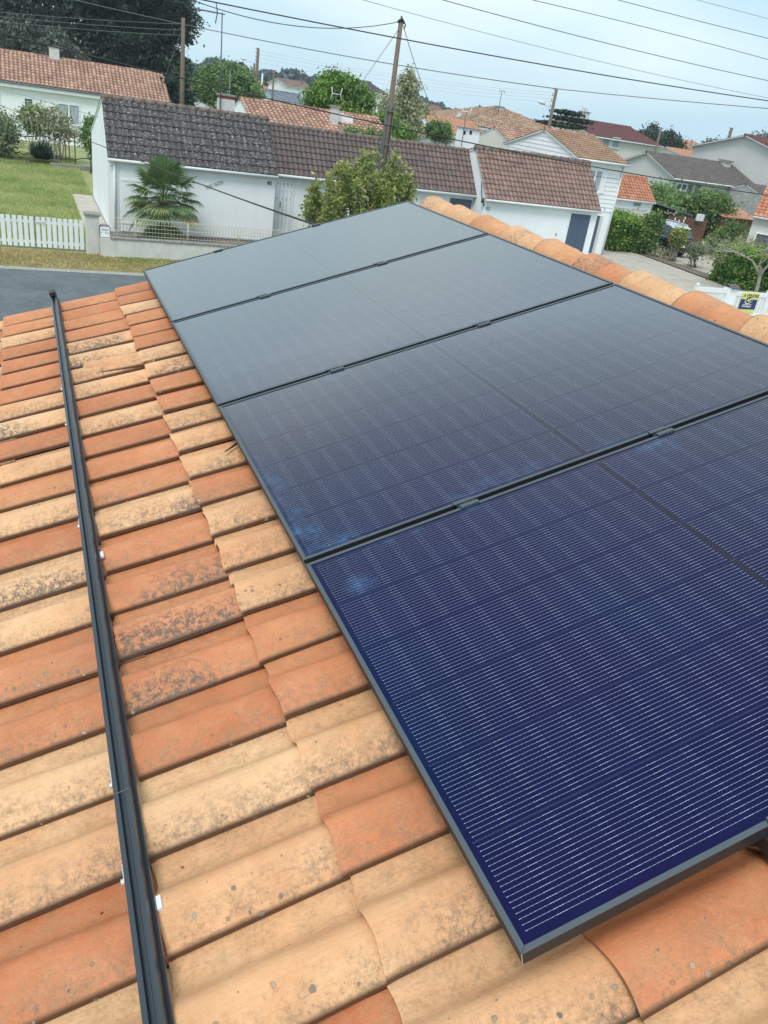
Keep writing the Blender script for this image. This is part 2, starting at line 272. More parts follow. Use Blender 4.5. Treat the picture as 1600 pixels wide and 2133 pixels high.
# ================================================================== OUR ROOF
AL = 0.3133739948; CA, SA = math.cos(AL), math.sin(AL)
def rp3(u, y, off=0.): return (u*CA-off*SA, y, GZ+u*SA+off*CA)      # point on / above the plane of the panels
def our_tile_mat():
    m, t, N, L, b = node_mat('clay_tile'); b.inputs['Specular IOR Level'].default_value = .28
    def nd(k, **kw):
        n = N.new(k)
        for a, v in kw.items(): setattr(n, a, v)
        return n
    def mth(op, a, c=None, cl=False):
        n = nd('ShaderNodeMath', operation=op, use_clamp=cl)
        for i, x in enumerate((a, c)):
            if x is None: continue
            if isinstance(x, (int, float)): n.inputs[i].default_value = x
            else: L.new(x, n.inputs[i])
        return n.outputs[0]
    def rng(x, a, c, lo=0., hi=1.):
        n = nd('ShaderNodeMapRange'); L.new(x, n.inputs[0])
        for i, v in zip((1, 2, 3, 4), (a, c, lo, hi)): n.inputs[i].default_value = v
        return n.outputs[0]
    def mixc(f, a, c):
        n = nd('ShaderNodeMixRGB'); 
        if isinstance(f, (int, float)): n.inputs[0].default_value = f
        else: L.new(f, n.inputs[0])
        for i, x in ((1, a), (2, c)):
            if isinstance(x, tuple): n.inputs[i].default_value = (*x, 1)
            else: L.new(x, n.inputs[i])
        return n.outputs[0]
    at = nd('ShaderNodeAttribute', attribute_name='tone'); dt = nd('ShaderNodeAttribute', attribute_name='dirt')
    uv = nd('ShaderNodeUVMap'); sx = nd('ShaderNodeSeparateXYZ'); L.new(uv.outputs[0], sx.inputs[0])
    tcn = nd('ShaderNodeTexCoord'); ob = tcn.outputs['Object']
    def noise(sc, det=6, ro=.65, vec=ob, dist=0.):
        n = nd('ShaderNodeTexNoise'); n.inputs['Scale'].default_value = sc; n.inputs['Detail'].default_value = det; n.inputs['Roughness'].default_value = ro; n.inputs['Distortion'].default_value = dist; L.new(vec, n.inputs[0]); return n.outputs[0]
    rr = nd('ShaderNodeValToRGB'); el = rr.color_ramp.elements
    el[0].color = (.49, .145, .054, 1); el[1].position = 1; el[1].color = (.77, .475, .262, 1)
    for p, c in ((.3, (.60, .215, .092)), (.5, (.66, .29, .135)), (.75, (.72, .385, .195))): e = el.new(p); e.color = (*c, 1)
    tn = mth('ADD', at.outputs['Fac'], rng(noise(5, 5), .3, .7, -.19, .17)); L.new(tn, rr.inputs[0]); c = rr.outputs[0]
    # powdery bloom and sandy film
    c = mixc(rng(noise(16, 8, .75), .42, .78, 0, .22), c, (.76, .50, .30))
    c = mixc(rng(noise(4.5, 5, .6), .45, .75, 0, .35), c, (.40, .20, .10))
    s = sx.outputs[1]; u = sx.outputs[0]
    low = rng(s, .02, .44, 1, 0)                         # towards the lower long edge of each barrel
    chan = mth('MULTIPLY', rng(s, .62, .74), rng(s, .98, 1.05, 1, .6))
    fine = noise(120, 6, .8); mid = noise(28, 7, .72); big = noise(3.1, 3, .5)
    # brown grime gathered along the lower edge and in the channel
    g = mth('MULTIPLY', mth('ADD', .12, mth('ADD', mth('MULTIPLY', low, .95), mth('MULTIPLY', chan, .55))), rng(mid, .35, .65))
    g = mth('MULTIPLY', g, mth('ADD', .35, mth('MULTIPLY', rng(fine, .42, .6), 1.1)), True)
    c = mixc(mth('MULTIPLY', g, .78), c, (.29, .185, .095))
    # streaks washed down the slope and dark rims at the overlaps
    mps = nd('ShaderNodeMapping'); mps.inputs['Scale'].default_value = (7, 55, 1); L.new(uv.outputs[0], mps.inputs[0])
    st = noise(1.0, 5, .6, mps.outputs[0]); c = mixc(mth('MULTIPLY', rng(st, .54, .74), .34), c, (.30, .17, .09))
    c = mixc(mth('MULTIPLY', rng(noise(210, 3, .7), .5, .72), .12), c, (.80, .60, .42))
    c = mixc(mth('MULTIPLY', rng(s, .0, .04, 1, 0), .95), c, (.095, .048, .026))
    # fine dark specks
    c = mixc(mth('MULTIPLY', rng(fine, .58, .68), mth('ADD', .34, mth('MULTIPLY', low, .5))), c, (.20, .12, .08))
    # blackish growth in patches, mostly low on the barrel, strength per tile
    pk = mth('MULTIPLY', rng(big, .42, .56), mth('MULTIPLY', dt.outputs['Fac'], mth('ADD', .25, mth('MULTIPLY', low, 1.2))))
    bk = mth('MULTIPLY', rng(noise(62, 8, .85), .46, .58), pk, True)
    c = mixc(mth('MULTIPLY', bk, .85), c, (.105, .085, .075))
    # round grey lichens with a darker rim
    vo = nd('ShaderNodeTexVoronoi', feature='F1'); vo.inputs['Scale'].default_value = 52; L.new(ob, vo.inputs[0])
    sc = nd('ShaderNodeSeparateColor'); L.new(vo.outputs['Color'], sc.inputs[0])
    rad = mth('MULTIPLY', rng(sc.outputs[0], .45, 1.0, 0, .31), rng(mth('MULTIPLY', noise(4.0, 2, .5), mth('ADD', .75, mth('MULTIPLY', low, .4))), .40, .56))
    wob = mth('MULTIPLY', mth('SUBTRACT', noise(70, 4, .8), .5), .55)
    dd = mth('SUBTRACT', rad, mth('ADD', vo.outputs['Distance'], wob))
    c = mixc(mth('MULTIPLY', rng(dd, 0, .02), rng(sc.outputs[1], 0, 1, .35, .95)), c, mixc(rng(sc.outputs[2], .2, .9), (.13, .125, .12), (.36, .35, .27)))
    c = mixc(mth('MULTIPLY', mth('MULTIPLY', rng(dd, -.035, 0), rng(dd, .0, .04, 1, 0)), .55), c, (.13, .085, .06))
    L.new(c, b.inputs['Base Color']); b.inputs['Roughness'].default_value = .58
    h = mth('ADD', mth('MULTIPLY', fine, .35), mth('ADD', mth('MULTIPLY', mid, .8), mth('MULTIPLY', rng(dd, 0, .03), .25)))
    bn = nd('ShaderNodeBump'); bn.inputs['Strength'].default_value = .5; bn.inputs['Distance'].default_value = .007; L.new(h, bn.inputs['Height']); L.new(bn.outputs[0], b.inputs['Normal'])
    return m
CLAY = our_tile_mat()

house = thing('tiled_house', (1.95, -4, 0), 'foreground house with a weathered orange and tan clay tile roof under the solar panels', 'house')
PROF = [(0, .0100), (.0, .0205), (.022, .0245), (.07, .0300), (.14, .0375), (.22, .0440), (.31, .0490), (.39, .0510), (.46, .0505), (.52, .0465), (.575, .0380), (.62, .0280), (.665, .0185), (.71, .0120), (.78, .0080), (.9, .0060), (1.0, .0055), (1.10, .006)]
TW, TE, TL = .2125, .34, .405
OFF0 = -.151
picked = {(0, -1): 'T', (0, 0): 'T', (0, 1): 'O', (0, 2): 'T', (0, 3): 'P', (0, 4): 'P', (0, 5): 'T', (0, 6): 'T', (0, 7): 'T', (0, 8): 'O', (0, 9): 'T', (0, 10): 'T', (0, 11): 'T', (0, 12): 'P', (0, 13): 'O', (0, 14): 'D', (0, 15): 'T', (0, 16): 'O', (0, 17): 'O', (0, 18): 'P', (0, 19): 'T', (0, 20): 'O', (0, 21): 'O',
 (-2, 0): 'T', (-2, 1): 'O', (-2, 2): 'T', (-2, 3): 'T', (-2, 4): 'P', (-2, 5): 'O', (-2, 6): 'D', (-2, 7): 'D', (-2, 8): 'O', (-2, 9): 'T', (-2, 10): 'P', (-2, 11): 'D', (-2, 12): 'O', (-2, 13): 'D', (-2, 14): 'T', (-2, 15): 'O', (-2, 16): 'O', (-2, 17): 'O', (-2, 18): 'O', (-2, 19): 'T', (-2, 20): 'P', (-2, 21): 'P',
 (1, -1): 'O', (1, -2): 'T', (1, 0): 'O', (0, -2): 'T',
 (-1, -1): 'O', (-1, 0): 'T', (-1, 1): 'T', (-1, 2): 'T', (-1, 3): 'O', (-1, 4): 'Q', (-1, 5): 'Q', (-1, 6): 'Q', (-1, 7): 'O', (-1, 8): 'D', (-1, 9): 'P', (-1, 10): 'O', (-1, 11): 'O', (-1, 12): 'T', (-1, 13): 'O', (-1, 14): 'D', (-1, 15): 'T', (-1, 16): 'D', (-1, 17): 'D', (-1, 18): 'P', (-1, 19): 'O', (-1, 20): 'O', (-1, 21): 'P'}
TONE = {'O': .14, 'P': .34, 'T': .86, 'D': .84, 'Q': .22}; DIRT = {'O': .25, 'P': .35, 'T': .55, 'D': 1.6, 'Q': 1.5}
class TileMB(MB):
    def __init__(s): super().__init__(); s.d = []
    def build(s, name, m, parent=None):
        o = super().build(name, m, parent); a = o.data.attributes.new('dirt', 'FLOAT', 'FACE'); a.data.foreach_set('value', np.array(s.d, dtype=np.float32)); return o
def lay_tile(mb, P, u0, y0, tone, dirt, rng_, rot=0., length=TL, lift=0., wscale=1., tail=True):
    """one roman tile: barrel and channel, lower end resting on the row below"""
    nu = 5; prof = PROF; T = .013
    seed = rng_.random()*50
    us = [0, .012, length*.33, length*.66, length]
    def pos(uu, s, h):
        taper = 1-.05*uu/length
        yy = (s-.45)*taper*TW*wscale+.45*TW
        cu, cv = math.cos(rot), math.sin(rot)
        a, c2 = uu-.17, yy-.45*TW
        ur, yr = a*cu-c2*cv+.17, a*cv+c2*cu+.45*TW
        wav = .0016*math.sin(seed+s*5+uu*7)
        return P(u0+ur, y0+yr, OFF0+.004+h+.018*(1-uu/TE)+lift+wav)
    hh = lambda s, h, uu: h*(1.0 if s < .7 else 1)-(.003 if uu == 0 else 0)
    G = [[pos(uu+(0 if i else .004*math.sin(seed+s*9)), s, hh(s, h, uu)) for (s, h) in prof] for i, uu in enumerate(us)]
    nv = len(prof); base = len(mb.v)
    for row in G: mb.v += [tuple(map(float, p)) for p in row]
    for i in range(nu-1):
        for j in range(nv-1):
            mb.f.append((base+i*nv+j, base+(i+1)*nv+j, base+(i+1)*nv+j+1, base+i*nv+j+1)); mb.t.append(tone); mb.d.append(dirt); mb.sm.append(j > 0)
            for (a, c2) in ((i, j), (i+1, j), (i+1, j+1), (i, j+1)): mb.uv.append((u0+us[a]+seed, prof[c2][0]))
    # lower end face
    for j in range(1, nv-1):
        p, q = prof[j], prof[j+1]
        a = pos(0.004*math.sin(seed+p[0]*9), p[0], hh(*p, 0)); c2 = pos(0.004*math.sin(seed+q[0]*9), q[0], hh(*q, 0)); a2 = pos(.004, p[0], p[1]-T-.003); c3 = pos(.004, q[0], q[1]-T-.003)
        mb.poly([a2, a, c2, c3], tone, [(u0, .03)]*4); mb.d.append(dirt)
rngt = random.Random(5)
tm = TileMB()
for row in range(-9, 6):
    for k in range(-9, 22):
        u0 = -.20+TE*row+rngt.uniform(-.006, .006); y0 = -4.49+TW*k+rngt.uniform(-.005, .005)
        kind = picked.get((row, k)) or rngt.choice('OOPTTTDQ')
        tone = TONE[kind]+rngt.uniform(-.13, .11); dirt = DIRT[kind]*rngt.uniform(.75, 1.25)
        lay_tile(tm, rp3, u0, y0, tone, dirt, rngt, rot=rngt.uniform(-.014, .014), lift=rngt.uniform(-.002, .004))
# the slipped replacement tile with a small broken piece beside it
lay_tile(tm, rp3, -.20-TE+.07, -4.49+TW*15+.01, .62, .8, rngt, rot=-.13, length=.34, lift=.012)
lay_tile(tm, rp3, -.20-TE-.01, -4.49+TW*15-.012, .7, .6, rngt, rot=.02, length=.15, lift=.004)
tm.build('tiles', CLAY, house)
def rp4(u, y, off=0.):                                               # the slope on the far side of the ridge
    p = rp3(u, y, off); return (2*1.96-p[0], p[1], p[2])
tm = TileMB()
for row in range(-2, 6):
    for k in range(-9, 22):
        lay_tile(tm, lambda u, y, o: rp4(u, y, o), -.20+TE*row, -4.49+TW*k, rngt.choice([.15, .3, .8, .85]), .5, rngt)
tm.build('back_slope_tiles', CLAY, house)
# ridge caps
cap_cols = 'TTOTOOTOTOTTOOTOT'
RX, RZ0 = 1.955, 4.862
for i in range(17):
    y1 = .10-i*.376; y0 = y1-.41; mb = TileMB(); tone = {'T': .88, 'O': .46}[cap_cols[i]]+rngt.uniform(-.06, .06); seg = 20; sd_ = rngt.random()*9
    rows = []
    for yy, rr_, dz in ((y1, .106, .004), (y1, .1225, .005), (y1-.010, .1235, .006), (y1-.03, .1215, .005), (y1-.180, .1155, .001), (y1-.187, .1165, .0015), (y1-.196, .1140, .0), (y0+.03, .108, -.005), (y0, .107, -.006)):
        rows.append([(RX+rr_*math.cos(a)*(1+.006*math.sin(sd_+a*3)), yy+.004*math.sin(a*4+sd_), RZ0+dz+rr_*math.sin(a)*1.02) for a in [math.pi*(-.10+1.20*k/seg) for k in range(seg+1)]])
    base = len(mb.v); nn = seg+1
    for r_ in rows: mb.v += r_
    for a in range(len(rows)-1):
        for c2 in range(seg):
            mb.f.append((base+a*nn+c2, base+a*nn+c2+1, base+(a+1)*nn+c2+1, base+(a+1)*nn+c2)); mb.t.append(tone); mb.d.append((1.0 if a < 4 else .4) if i in (0, 3, 4, 5) else .2); mb.sm.append(a > 1)
            for (p, q) in ((a, c2), (a, c2+1), (a+1, c2+1), (a+1, c2)): mb.uv.append((rows[p][q][1], .25 if a > 1 else .03))
    mb.build('ridge_tile', CLAY, house)
# roof deck, verge board and the walls under it
mb = MB()
ue, ur = -.2+TE*-9+.03, 2.03
E0 = rp3(ue, 0, -.165); RD = rp3(ur, 0, -.165)
xs2 = 2*1.96
mb.prism([(E0[0], E0[2]), (RD[0], RD[2]), (xs2-RD[0], RD[2]), (xs2-(-.9), E0[2]+.66), (xs2-(-.9), E0[2]+.6), (1.96, RD[2]-.08), (E0[0], E0[2]-.06)], 'y', -6.4, .16)
mb.build('roof_deck', mat('dark_deck', (.16, .10, .07), .9), house)
mb = MB(); mb.prism([(E0[0]+.35, 0), (4.6, 0), (4.6, 4.0), (1.96, 4.66), (E0[0]+.35, 3.20)], 'y', -6.2, -.02); mb.build('wall', M['cream'], house)
# mortar fillet showing dark under the ridge
mb = MB(); mb.box((RX-.085, -6.3, 4.80), (RX+.085, .15, 4.885)); mb.build('ridge_mortar', M['coping'], house)

# ================================================================== SOLAR PANELS
PL, PW, PG = 1.80, 1.134, .020
def cell_mat():
    m, t, N, L, b = node_mat('solar_cells')
    uv = N.new('ShaderNodeUVMap'); sx = N.new('ShaderNodeSeparateXYZ'); L.new(uv.outputs[0], sx.inputs[0]); U, V = sx.outputs[0], sx.outputs[1]
    def mth(op, a, c=None, cl=False):
        n = N.new('ShaderNodeMath'); n.operation = op; n.use_clamp = cl
        for i, x in enumerate((a, c)):
            if x is None: continue
            if isinstance(x, (int, float)): n.inputs[i].default_value = x
            else: L.new(x, n.inputs[i])
        return n.outputs[0]
    def rng(x, a, c, lo=0., hi=1.):
        n = N.new('ShaderNodeMapRange'); L.new(x, n.inputs[0])
        for i, v in zip((1, 2, 3, 4), (a, c, lo, hi)): n.inputs[i].default_value = v
        return n.outputs[0]
    def mixc(f, a, c):
        n = N.new('ShaderNodeMixRGB'); L.new(f, n.inputs[0])
        for i, x in ((1, a), (2, c)):
            if isinstance(x, tuple): n.inputs[i].default_value = (*x, 1)
            else: L.new(x, n.inputs[i])
        return n.outputs[0]
    CW = .1825; PIT_ = .01014; HC = .0728
    vr = mth('MODULO', mth('SUBTRACT', V, .0195+.005), CW)
    dv = mth('ABSOLUTE', mth('SUBTRACT', mth('FRACT', mth('DIVIDE', vr, PIT_)), .5))      # distance from wire in pitches
    uu = mth('SUBTRACT', U, PL/2); ua = mth('ABSOLUTE', uu)
    uf = mth('FRACT', mth('DIVIDE', mth('SUBTRACT', ua, .009), HC)); ud = mth('MULTIPLY', mth('SUBTRACT', .5, mth('ABSOLUTE', mth('SUBTRACT', uf, .5))), HC)   # distance from the nearest cell gap, m
    live = mth('MULTIPLY', mth('MULTIPLY', mth('GREATER_THAN', vr, .001), mth('LESS_THAN', vr, .1723)), mth('MULTIPLY', mth('GREATER_THAN', ua, .0085), mth('LESS_THAN', ua, .9-.024)))
    live = mth('MULTIPLY', live, mth('MULTIPLY', mth('GREATER_THAN', V, .019), mth('LESS_THAN', V, PW-.019)))
    near = mth('LESS_THAN', ud, .0085)                                                 # stretch of ribbon crossing a gap
    dash = mth('GREATER_THAN', mth('FRACT', mth('MULTIPLY', ud, 230)), .45)
    dots = mth('GREATER_THAN', mth('FRACT', mth('DIVIDE', uf, .125)), .87)
    w = mth('ADD', .023, mth('ADD', mth('MULTIPLY', dots, .026), mth('MULTIPLY', mth('MULTIPLY', near, dash), .034)))
    wire = mth('MULTIPLY', mth('LESS_THAN', dv, w), live)
    tcn = N.new('ShaderNodeTexCoord')
    def noise(sc, det=5, ro=.6, vec=None):
        n = N.new('ShaderNodeTexNoise'); n.inputs['Scale'].default_value = sc; n.inputs['Detail'].default_value = det; n.inputs['Roughness'].default_value = ro; L.new(vec or tcn.outputs['Object'], n.inputs[0]); return n.outputs[0]
    # cell tone: each cell a slightly different navy
    fl = N.new('ShaderNodeCombineXYZ'); L.new(mth('FLOOR', mth('DIVIDE', mth('SUBTRACT', U, PL/2), HC)), fl.inputs[0]); L.new(mth('FLOOR', mth('DIVIDE', mth('SUBTRACT', V, .0195), CW)), fl.inputs[1])
    wnn = N.new('ShaderNodeTexWhiteNoise'); L.new(fl.outputs[0], wnn.inputs[0])
    c = mixc(wnn.outputs[0], (.0038, .0115, .044), (.0055, .0150, .057))
    c = mixc(rng(noise(1.4, 2), .40, .62, 0, .8), c, (.0105, .0085, .048))
    gap = mth('MULTIPLY', mth('LESS_THAN', ud, .0009), live); c = mixc(mth('MULTIPLY', gap, .7), c, (.004, .006, .02))
    c = mixc(mth('MULTIPLY', mth('LESS_THAN', mth('ABSOLUTE', mth('SUBTRACT', dv, .5)), 0.0), 0.), c, (.0, .0, .0))
    cen = mth('LESS_THAN', ua, .0085); c = mixc(mth('MULTIPLY', cen, .9), c, (.020, .021, .036))
    # dried wiping marks near the edges
    ed = mth('MINIMUM', mth('MINIMUM', V, mth('SUBTRACT', PW, V)), mth('MINIMUM', U, mth('SUBTRACT', PL, U)))
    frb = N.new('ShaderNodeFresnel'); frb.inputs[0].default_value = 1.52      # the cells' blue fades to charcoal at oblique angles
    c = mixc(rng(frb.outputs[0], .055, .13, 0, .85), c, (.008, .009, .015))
    so_ = N.new('ShaderNodeSeparateXYZ'); L.new(tcn.outputs['Object'], so_.inputs[0]); YY = so_.outputs[1]; sm = None
    for (bu, by, ru, ry, k_) in ((1.10, -3.515, .11, .045, 1), (1.02, -3.43, .10, .05, .6), (.03, -3.30, .07, .18, .9), (.10, -3.42, .12, .05, .7), (.62, -3.40, .22, .05, .6), (.45, -2.345, .09, .05, .8), (.10, -3.62, .05, .05, .8), (.25, -3.485, .10, .03, .45), (.03, -3.0, .05, .25, .5), (1.15, -4.45, .05, .05, .4), (.50, -3.47, .06, .03, .5)):
        dx_ = mth('DIVIDE', mth('SUBTRACT', U, bu), ru); dy_ = mth('DIVIDE', mth('SUBTRACT', YY, by), ry)
        b_ = mth('MULTIPLY', rng(mth('ADD', mth('MULTIPLY', dx_, dx_), mth('MULTIPLY', dy_, dy_)), 0, 1, k_, 0), 1.0); sm = b_ if sm is None else mth('MAXIMUM', sm, b_)
    sm = mth('MULTIPLY', sm, mth('MULTIPLY', rng(noise(14, 4, .6), .38, .60), rng(noise(45, 6, .75), .36, .6)))
    c = mixc(mth('MULTIPLY', sm, .62), c, (.05, .14, .29))
    fl_ = mth('MULTIPLY', mth('LESS_THAN', mth('ABSOLUTE', mth('SUBTRACT', mth('ABSOLUTE', mth('SUBTRACT', vr, .1774)), .0011)), .00022), mth('LESS_THAN', ua, .88))
    c = mixc(mth('MULTIPLY', fl_, .35), c, (.25, .28, .40))
    c = mixc(wire, c, (.33, .37, .50))
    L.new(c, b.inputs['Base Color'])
    b.inputs['Roughness'].default_value = .6; b.inputs['Specular IOR Level'].default_value = .0
    gl = N.new('ShaderNodeBsdfGlossy'); L.new(rng(noise(2.2, 4), .3, .7, .12, .20), gl.inputs['Roughness'])
    fr = N.new('ShaderNodeFresnel'); fr.inputs[0].default_value = 1.52
    fcr = N.new('ShaderNodeValToRGB'); L.new(fr.outputs[0], fcr.inputs[0]); fe = fcr.color_ramp.elements        # anti-reflective glass: almost none face-on, strong at grazing angles
    fe[0].position = .043; fe[0].color = (.003,)*3+(1,); fe[1].position = 1; fe[1].color = (1, 1, 1, 1)
    for p_, v_ in ((.06, .018), (.078, .05), (.10, .10), (.125, .20), (.16, .34), (.27, .46)): e_ = fe.new(p_); e_.color = (v_, v_, v_, 1)
    fac = fcr.outputs[0]
    tnt = N.new('ShaderNodeValToRGB'); L.new(fr.outputs[0], tnt.inputs[0]); te = tnt.color_ramp.elements     # the coating's reflection turns from violet to neutral
    te[0].position = .055; te[0].color = (.85, .80, 1, 1); te[1].position = .24; te[1].color = (1, .985, .93, 1); e_ = te.new(.11); e_.color = (.99, .93, .97, 1)
    L.new(tnt.outputs[0], gl.inputs['Color'])
    ms = N.new('ShaderNodeMixShader'); L.new(fac, ms.inputs[0]); L.new(b.outputs[0], ms.inputs[1]); L.new(gl.outputs[0], ms.inputs[2]); L.new(ms.outputs[0], N['Material Output'].inputs[0])
    return m
CELLS = cell_mat()
FRAME = mat('anodised_frame', (.095, .112, .128), .36, metal=.55, var=.08, spec=.7)
RAILM = mat('anodised_rail', (.045, .055, .068), .32, metal=.4, var=.1, spec=.8, c2=(.07, .08, .09), thr=(.7, .85), streak=(1, 1, 1))
BOLT = mat('zinc_bolt', (.5, .52, .54), .3, metal=.8)
FSIDE = mat('shaded_frame_side', (.020, .022, .026), .5, metal=.0, var=.15, spec=.3)  # same anodised metal as FRAME, darkened to paint the shade in the joint gaps
def make_panel(y1, label):
    root = thing('solar_panel', rp3(0, y1, -.03), label, 'solar panel', 'solar panels in a row on the tiled roof')
    y0 = y1-PW; fwid = .0105; th = .030
    mb = MB()
    def bar(pts):      # mitred top quads + inside and outside faces
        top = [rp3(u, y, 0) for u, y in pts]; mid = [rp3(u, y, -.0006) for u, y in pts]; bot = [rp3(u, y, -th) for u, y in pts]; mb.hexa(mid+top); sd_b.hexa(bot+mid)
    g = .0004; sd_b = MB()
    bar([(0, y0+g), (0, y1-g), (fwid, y1-fwid-g), (fwid, y0+fwid+g)][::-1]); bar([(PL-fwid, y0+fwid+g), (PL-fwid, y1-fwid-g), (PL, y1-g), (PL, y0+g)][::-1])
    bar([(g, y0), (fwid+g, y0+fwid), (PL-fwid-g, y0+fwid), (PL-g, y0)][::-1]); bar([(g, y1), (PL-g, y1), (PL-fwid-g, y1-fwid), (fwid+g, y1-fwid)][::-1])
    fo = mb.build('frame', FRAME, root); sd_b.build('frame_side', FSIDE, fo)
    mb = MB(); e = .004
    P = [(fwid-e, y0+fwid-e), (PL-fwid+e, y0+fwid-e), (PL-fwid+e, y1-fwid+e), (fwid-e, y1-fwid+e)]
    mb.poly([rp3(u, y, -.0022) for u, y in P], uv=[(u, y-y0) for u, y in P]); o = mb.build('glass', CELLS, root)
    mb = MB(); mb.hexa([rp3(u, y, z) for z in (-.008, -.0035) for u, y in P]); mb.build('backsheet', M['black'], root)
    for u, y in ((0, y0), (0, y1)):          # bare metal where the mitres meet
        s = 1 if y == y0 else -1; mb = MB()
        mb.hexa([rp3(*q) for q in ((-.0008, y-.0008*s, -th), (.0004, y-.0008*s, -th), (.0004, y+.0004*s, -th), (-.0008, y+.0004*s, -th), (-.0008, y-.0008*s, .0004), (.0004, y-.0008*s, .0004), (.0004, y+.0004*s, .0004), (-.0008, y+.0004*s, .0004))])
        mb.build('corner_joint', M['alu'], root)
    return root
LBL = ['farthest solar panel, at the street end of the roof, reflecting pale grey sky', 'second solar panel from the far end, grey with faint grid of cells',
       'third solar panel from the far end, turning from grey to dark blue', 'nearest and largest looking solar panel, deep navy with bright thin wires']
for i in range(4): make_panel(-i*(PW+PG)+(.0 if i else 0), LBL[i])
# clamps in the gaps, rails underneath
def clamp(u, y, label, end=False):
    root = thing('panel_clamp', rp3(u, y, 0), label, 'clamp', 'black clamps holding the solar panels')
    w = .028; mb = MB()
    def bx(u0, u1, a, c, z0, z1): mb.hexa([rp3(*q) for q in ((u0, a, z0), (u1, a, z0), (u1, c, z0), (u0, c, z0), (u0, a, z1), (u1, a, z1), (u1, c, z1), (u0, c, z1))])
    if not end:
        bx(u-w-.006, u+w-.006, y+.004, y+.0185, .0008, .0045); bx(u-w+.006, u+w+.006, y-.0185, y-.004, .0008, .0045)
        bx(u-w, u+w, y+.0035, y+.0060, -.018, .0008); bx(u-w, u+w, y-.0060, y-.0035, -.018, .0008); bx(u-w, u+w, y-.0035, y+.0035, -.018, -.015)
    else:
        s = end; bx(u-w, u+w, *sorted((y, y-s*.012)), .0008, .0045); bx(u-w, u+w, *sorted((y, y+s*.004)), -.032, .0045); bx(u-w, u+w, *sorted((y+s*.004, y+s*.02)), -.032, -.027)
    mb.build('clamp_body', FRAME, root)
    mb = MB(); a, c2 = rp3(u, y if not end else y+end*.012, -.015), rp3(u, y if not end else y+end*.012, -.002); mb.tube([a, c2], .0052, 12); mb.build('bolt', BOLT, root)
ords = ['first joint from the far end', 'second joint from the far end', 'nearest visible joint']
for i in range(3):
    y = -(i+1)*PW-i*PG-PG/2
    clamp(.485, y, 'black clamp on the %s, the one nearer the eaves' % ords[i]); clamp(1.145, y, 'black clamp on the %s, the one nearer the ridge' % ords[i])
clamp(.48, .0, 'small end clamp on the far edge of the farthest panel, left one', 1); clamp(1.14, .0, 'small end clamp on the far edge of the farthest panel, where the cable meets it', 1)
YN = -4*PW-3*PG
clamp(.50, YN, 'end clamp on the near edge of the nearest panel at the right border', -1)
for u, lb in ((.485, 'black mounting rail under the panels, its end showing at the right border'), (1.145, 'black mounting rail under the upper half of the panels')):
    mb = MB(); mb.hexa([rp3(*q) for q in ((u-.02, YN-.16, -.074), (u+.02, YN-.16, -.074), (u+.02, .1, -.074), (u-.02, .1, -.074), (u-.02, YN-.16, -.034), (u+.02, YN-.16, -.034), (u+.02, .1, -.034), (u-.02, .1, -.034))])
    o = mb.build('under_rail', M['black']); tag(o, lb, 'rail', 'mounting rails')
# the bare rail on the left
root = thing('mounting_rail', rp3(-.56, -2.4, -.09), 'long black channel rail lying bare across the tiles to the left of the panels', 'rail', 'mounting rails')
def ruled(u0, u1, z0, z1, ya, yb, mb): mb.hexa([rp3(*q) for q in ((u0, ya, z0), (u1, ya, z0), (u1, yb, z0), (u0, yb, z0), (u0, ya, z1), (u1, ya, z1), (u1, yb, z1), (u0, yb, z1))])
mb = MB(); UR = -.556
for (a, c2, z0, z1) in ((-.0165, -.0145, -.070, -.030), (.0145, .0165, -.070, -.030), (-.0145, -.0080, -.0325, -.0302), (.0080, .0145, -.0325, -.0302), (-.0145, .0145, -.047, -.044), (-.0145, .0145, -.070, -.067), (-.0085, -.0070, -.038, -.0298), (.0070, .0085, -.038, -.0298), (-.0012, .0012, -.044, -.0425), (.0165, .0235, -.070, -.0675), (.0222, .0235, -.0675, -.062)):
    ruled(UR+a, UR+c2, z0, z1, -6.3, .13, mb)
mb.build('channel', RAILM, root)
mb = MB(); ruled(UR-.0180, UR+.0180, -.072, -.006, .131, .137, mb); ruled(UR-.0180, UR+.0180, -.0285, -.006, .06, .131, mb); mb.build('end_cap', M['black'], root)
for y in (-2.02, -3.94): mb = MB(); ruled(UR-.0170, UR+.0170, -.0298, -.0290, y-.0008, y+.0008, mb); mb.build('joint_line', M['greypole'], root)
for y in (-.35, -1.48, -1.90, -2.76, -3.88, -4.12):
    mb = MB(); ruled(UR-.0205, UR-.0165, -.074, -.040, y-.020, y+.018, mb); mb.build('bracket', M['steelw'], root)
    mb = MB(); mb.tube([rp3(UR-.0205, y-.012, -.052), rp3(UR-.028, y-.012, -.052)], .0062, 8); mb.build('bolt', M['steelw'], root)
for y in (-2.95, -4.19):
    mb = MB(); ruled(UR+.024, UR+.033, -.078, -.070, y-.014, y+.014, mb); mb.build('foot_plate', mat('white_spacer', (.72, .74, .76), .5), root)
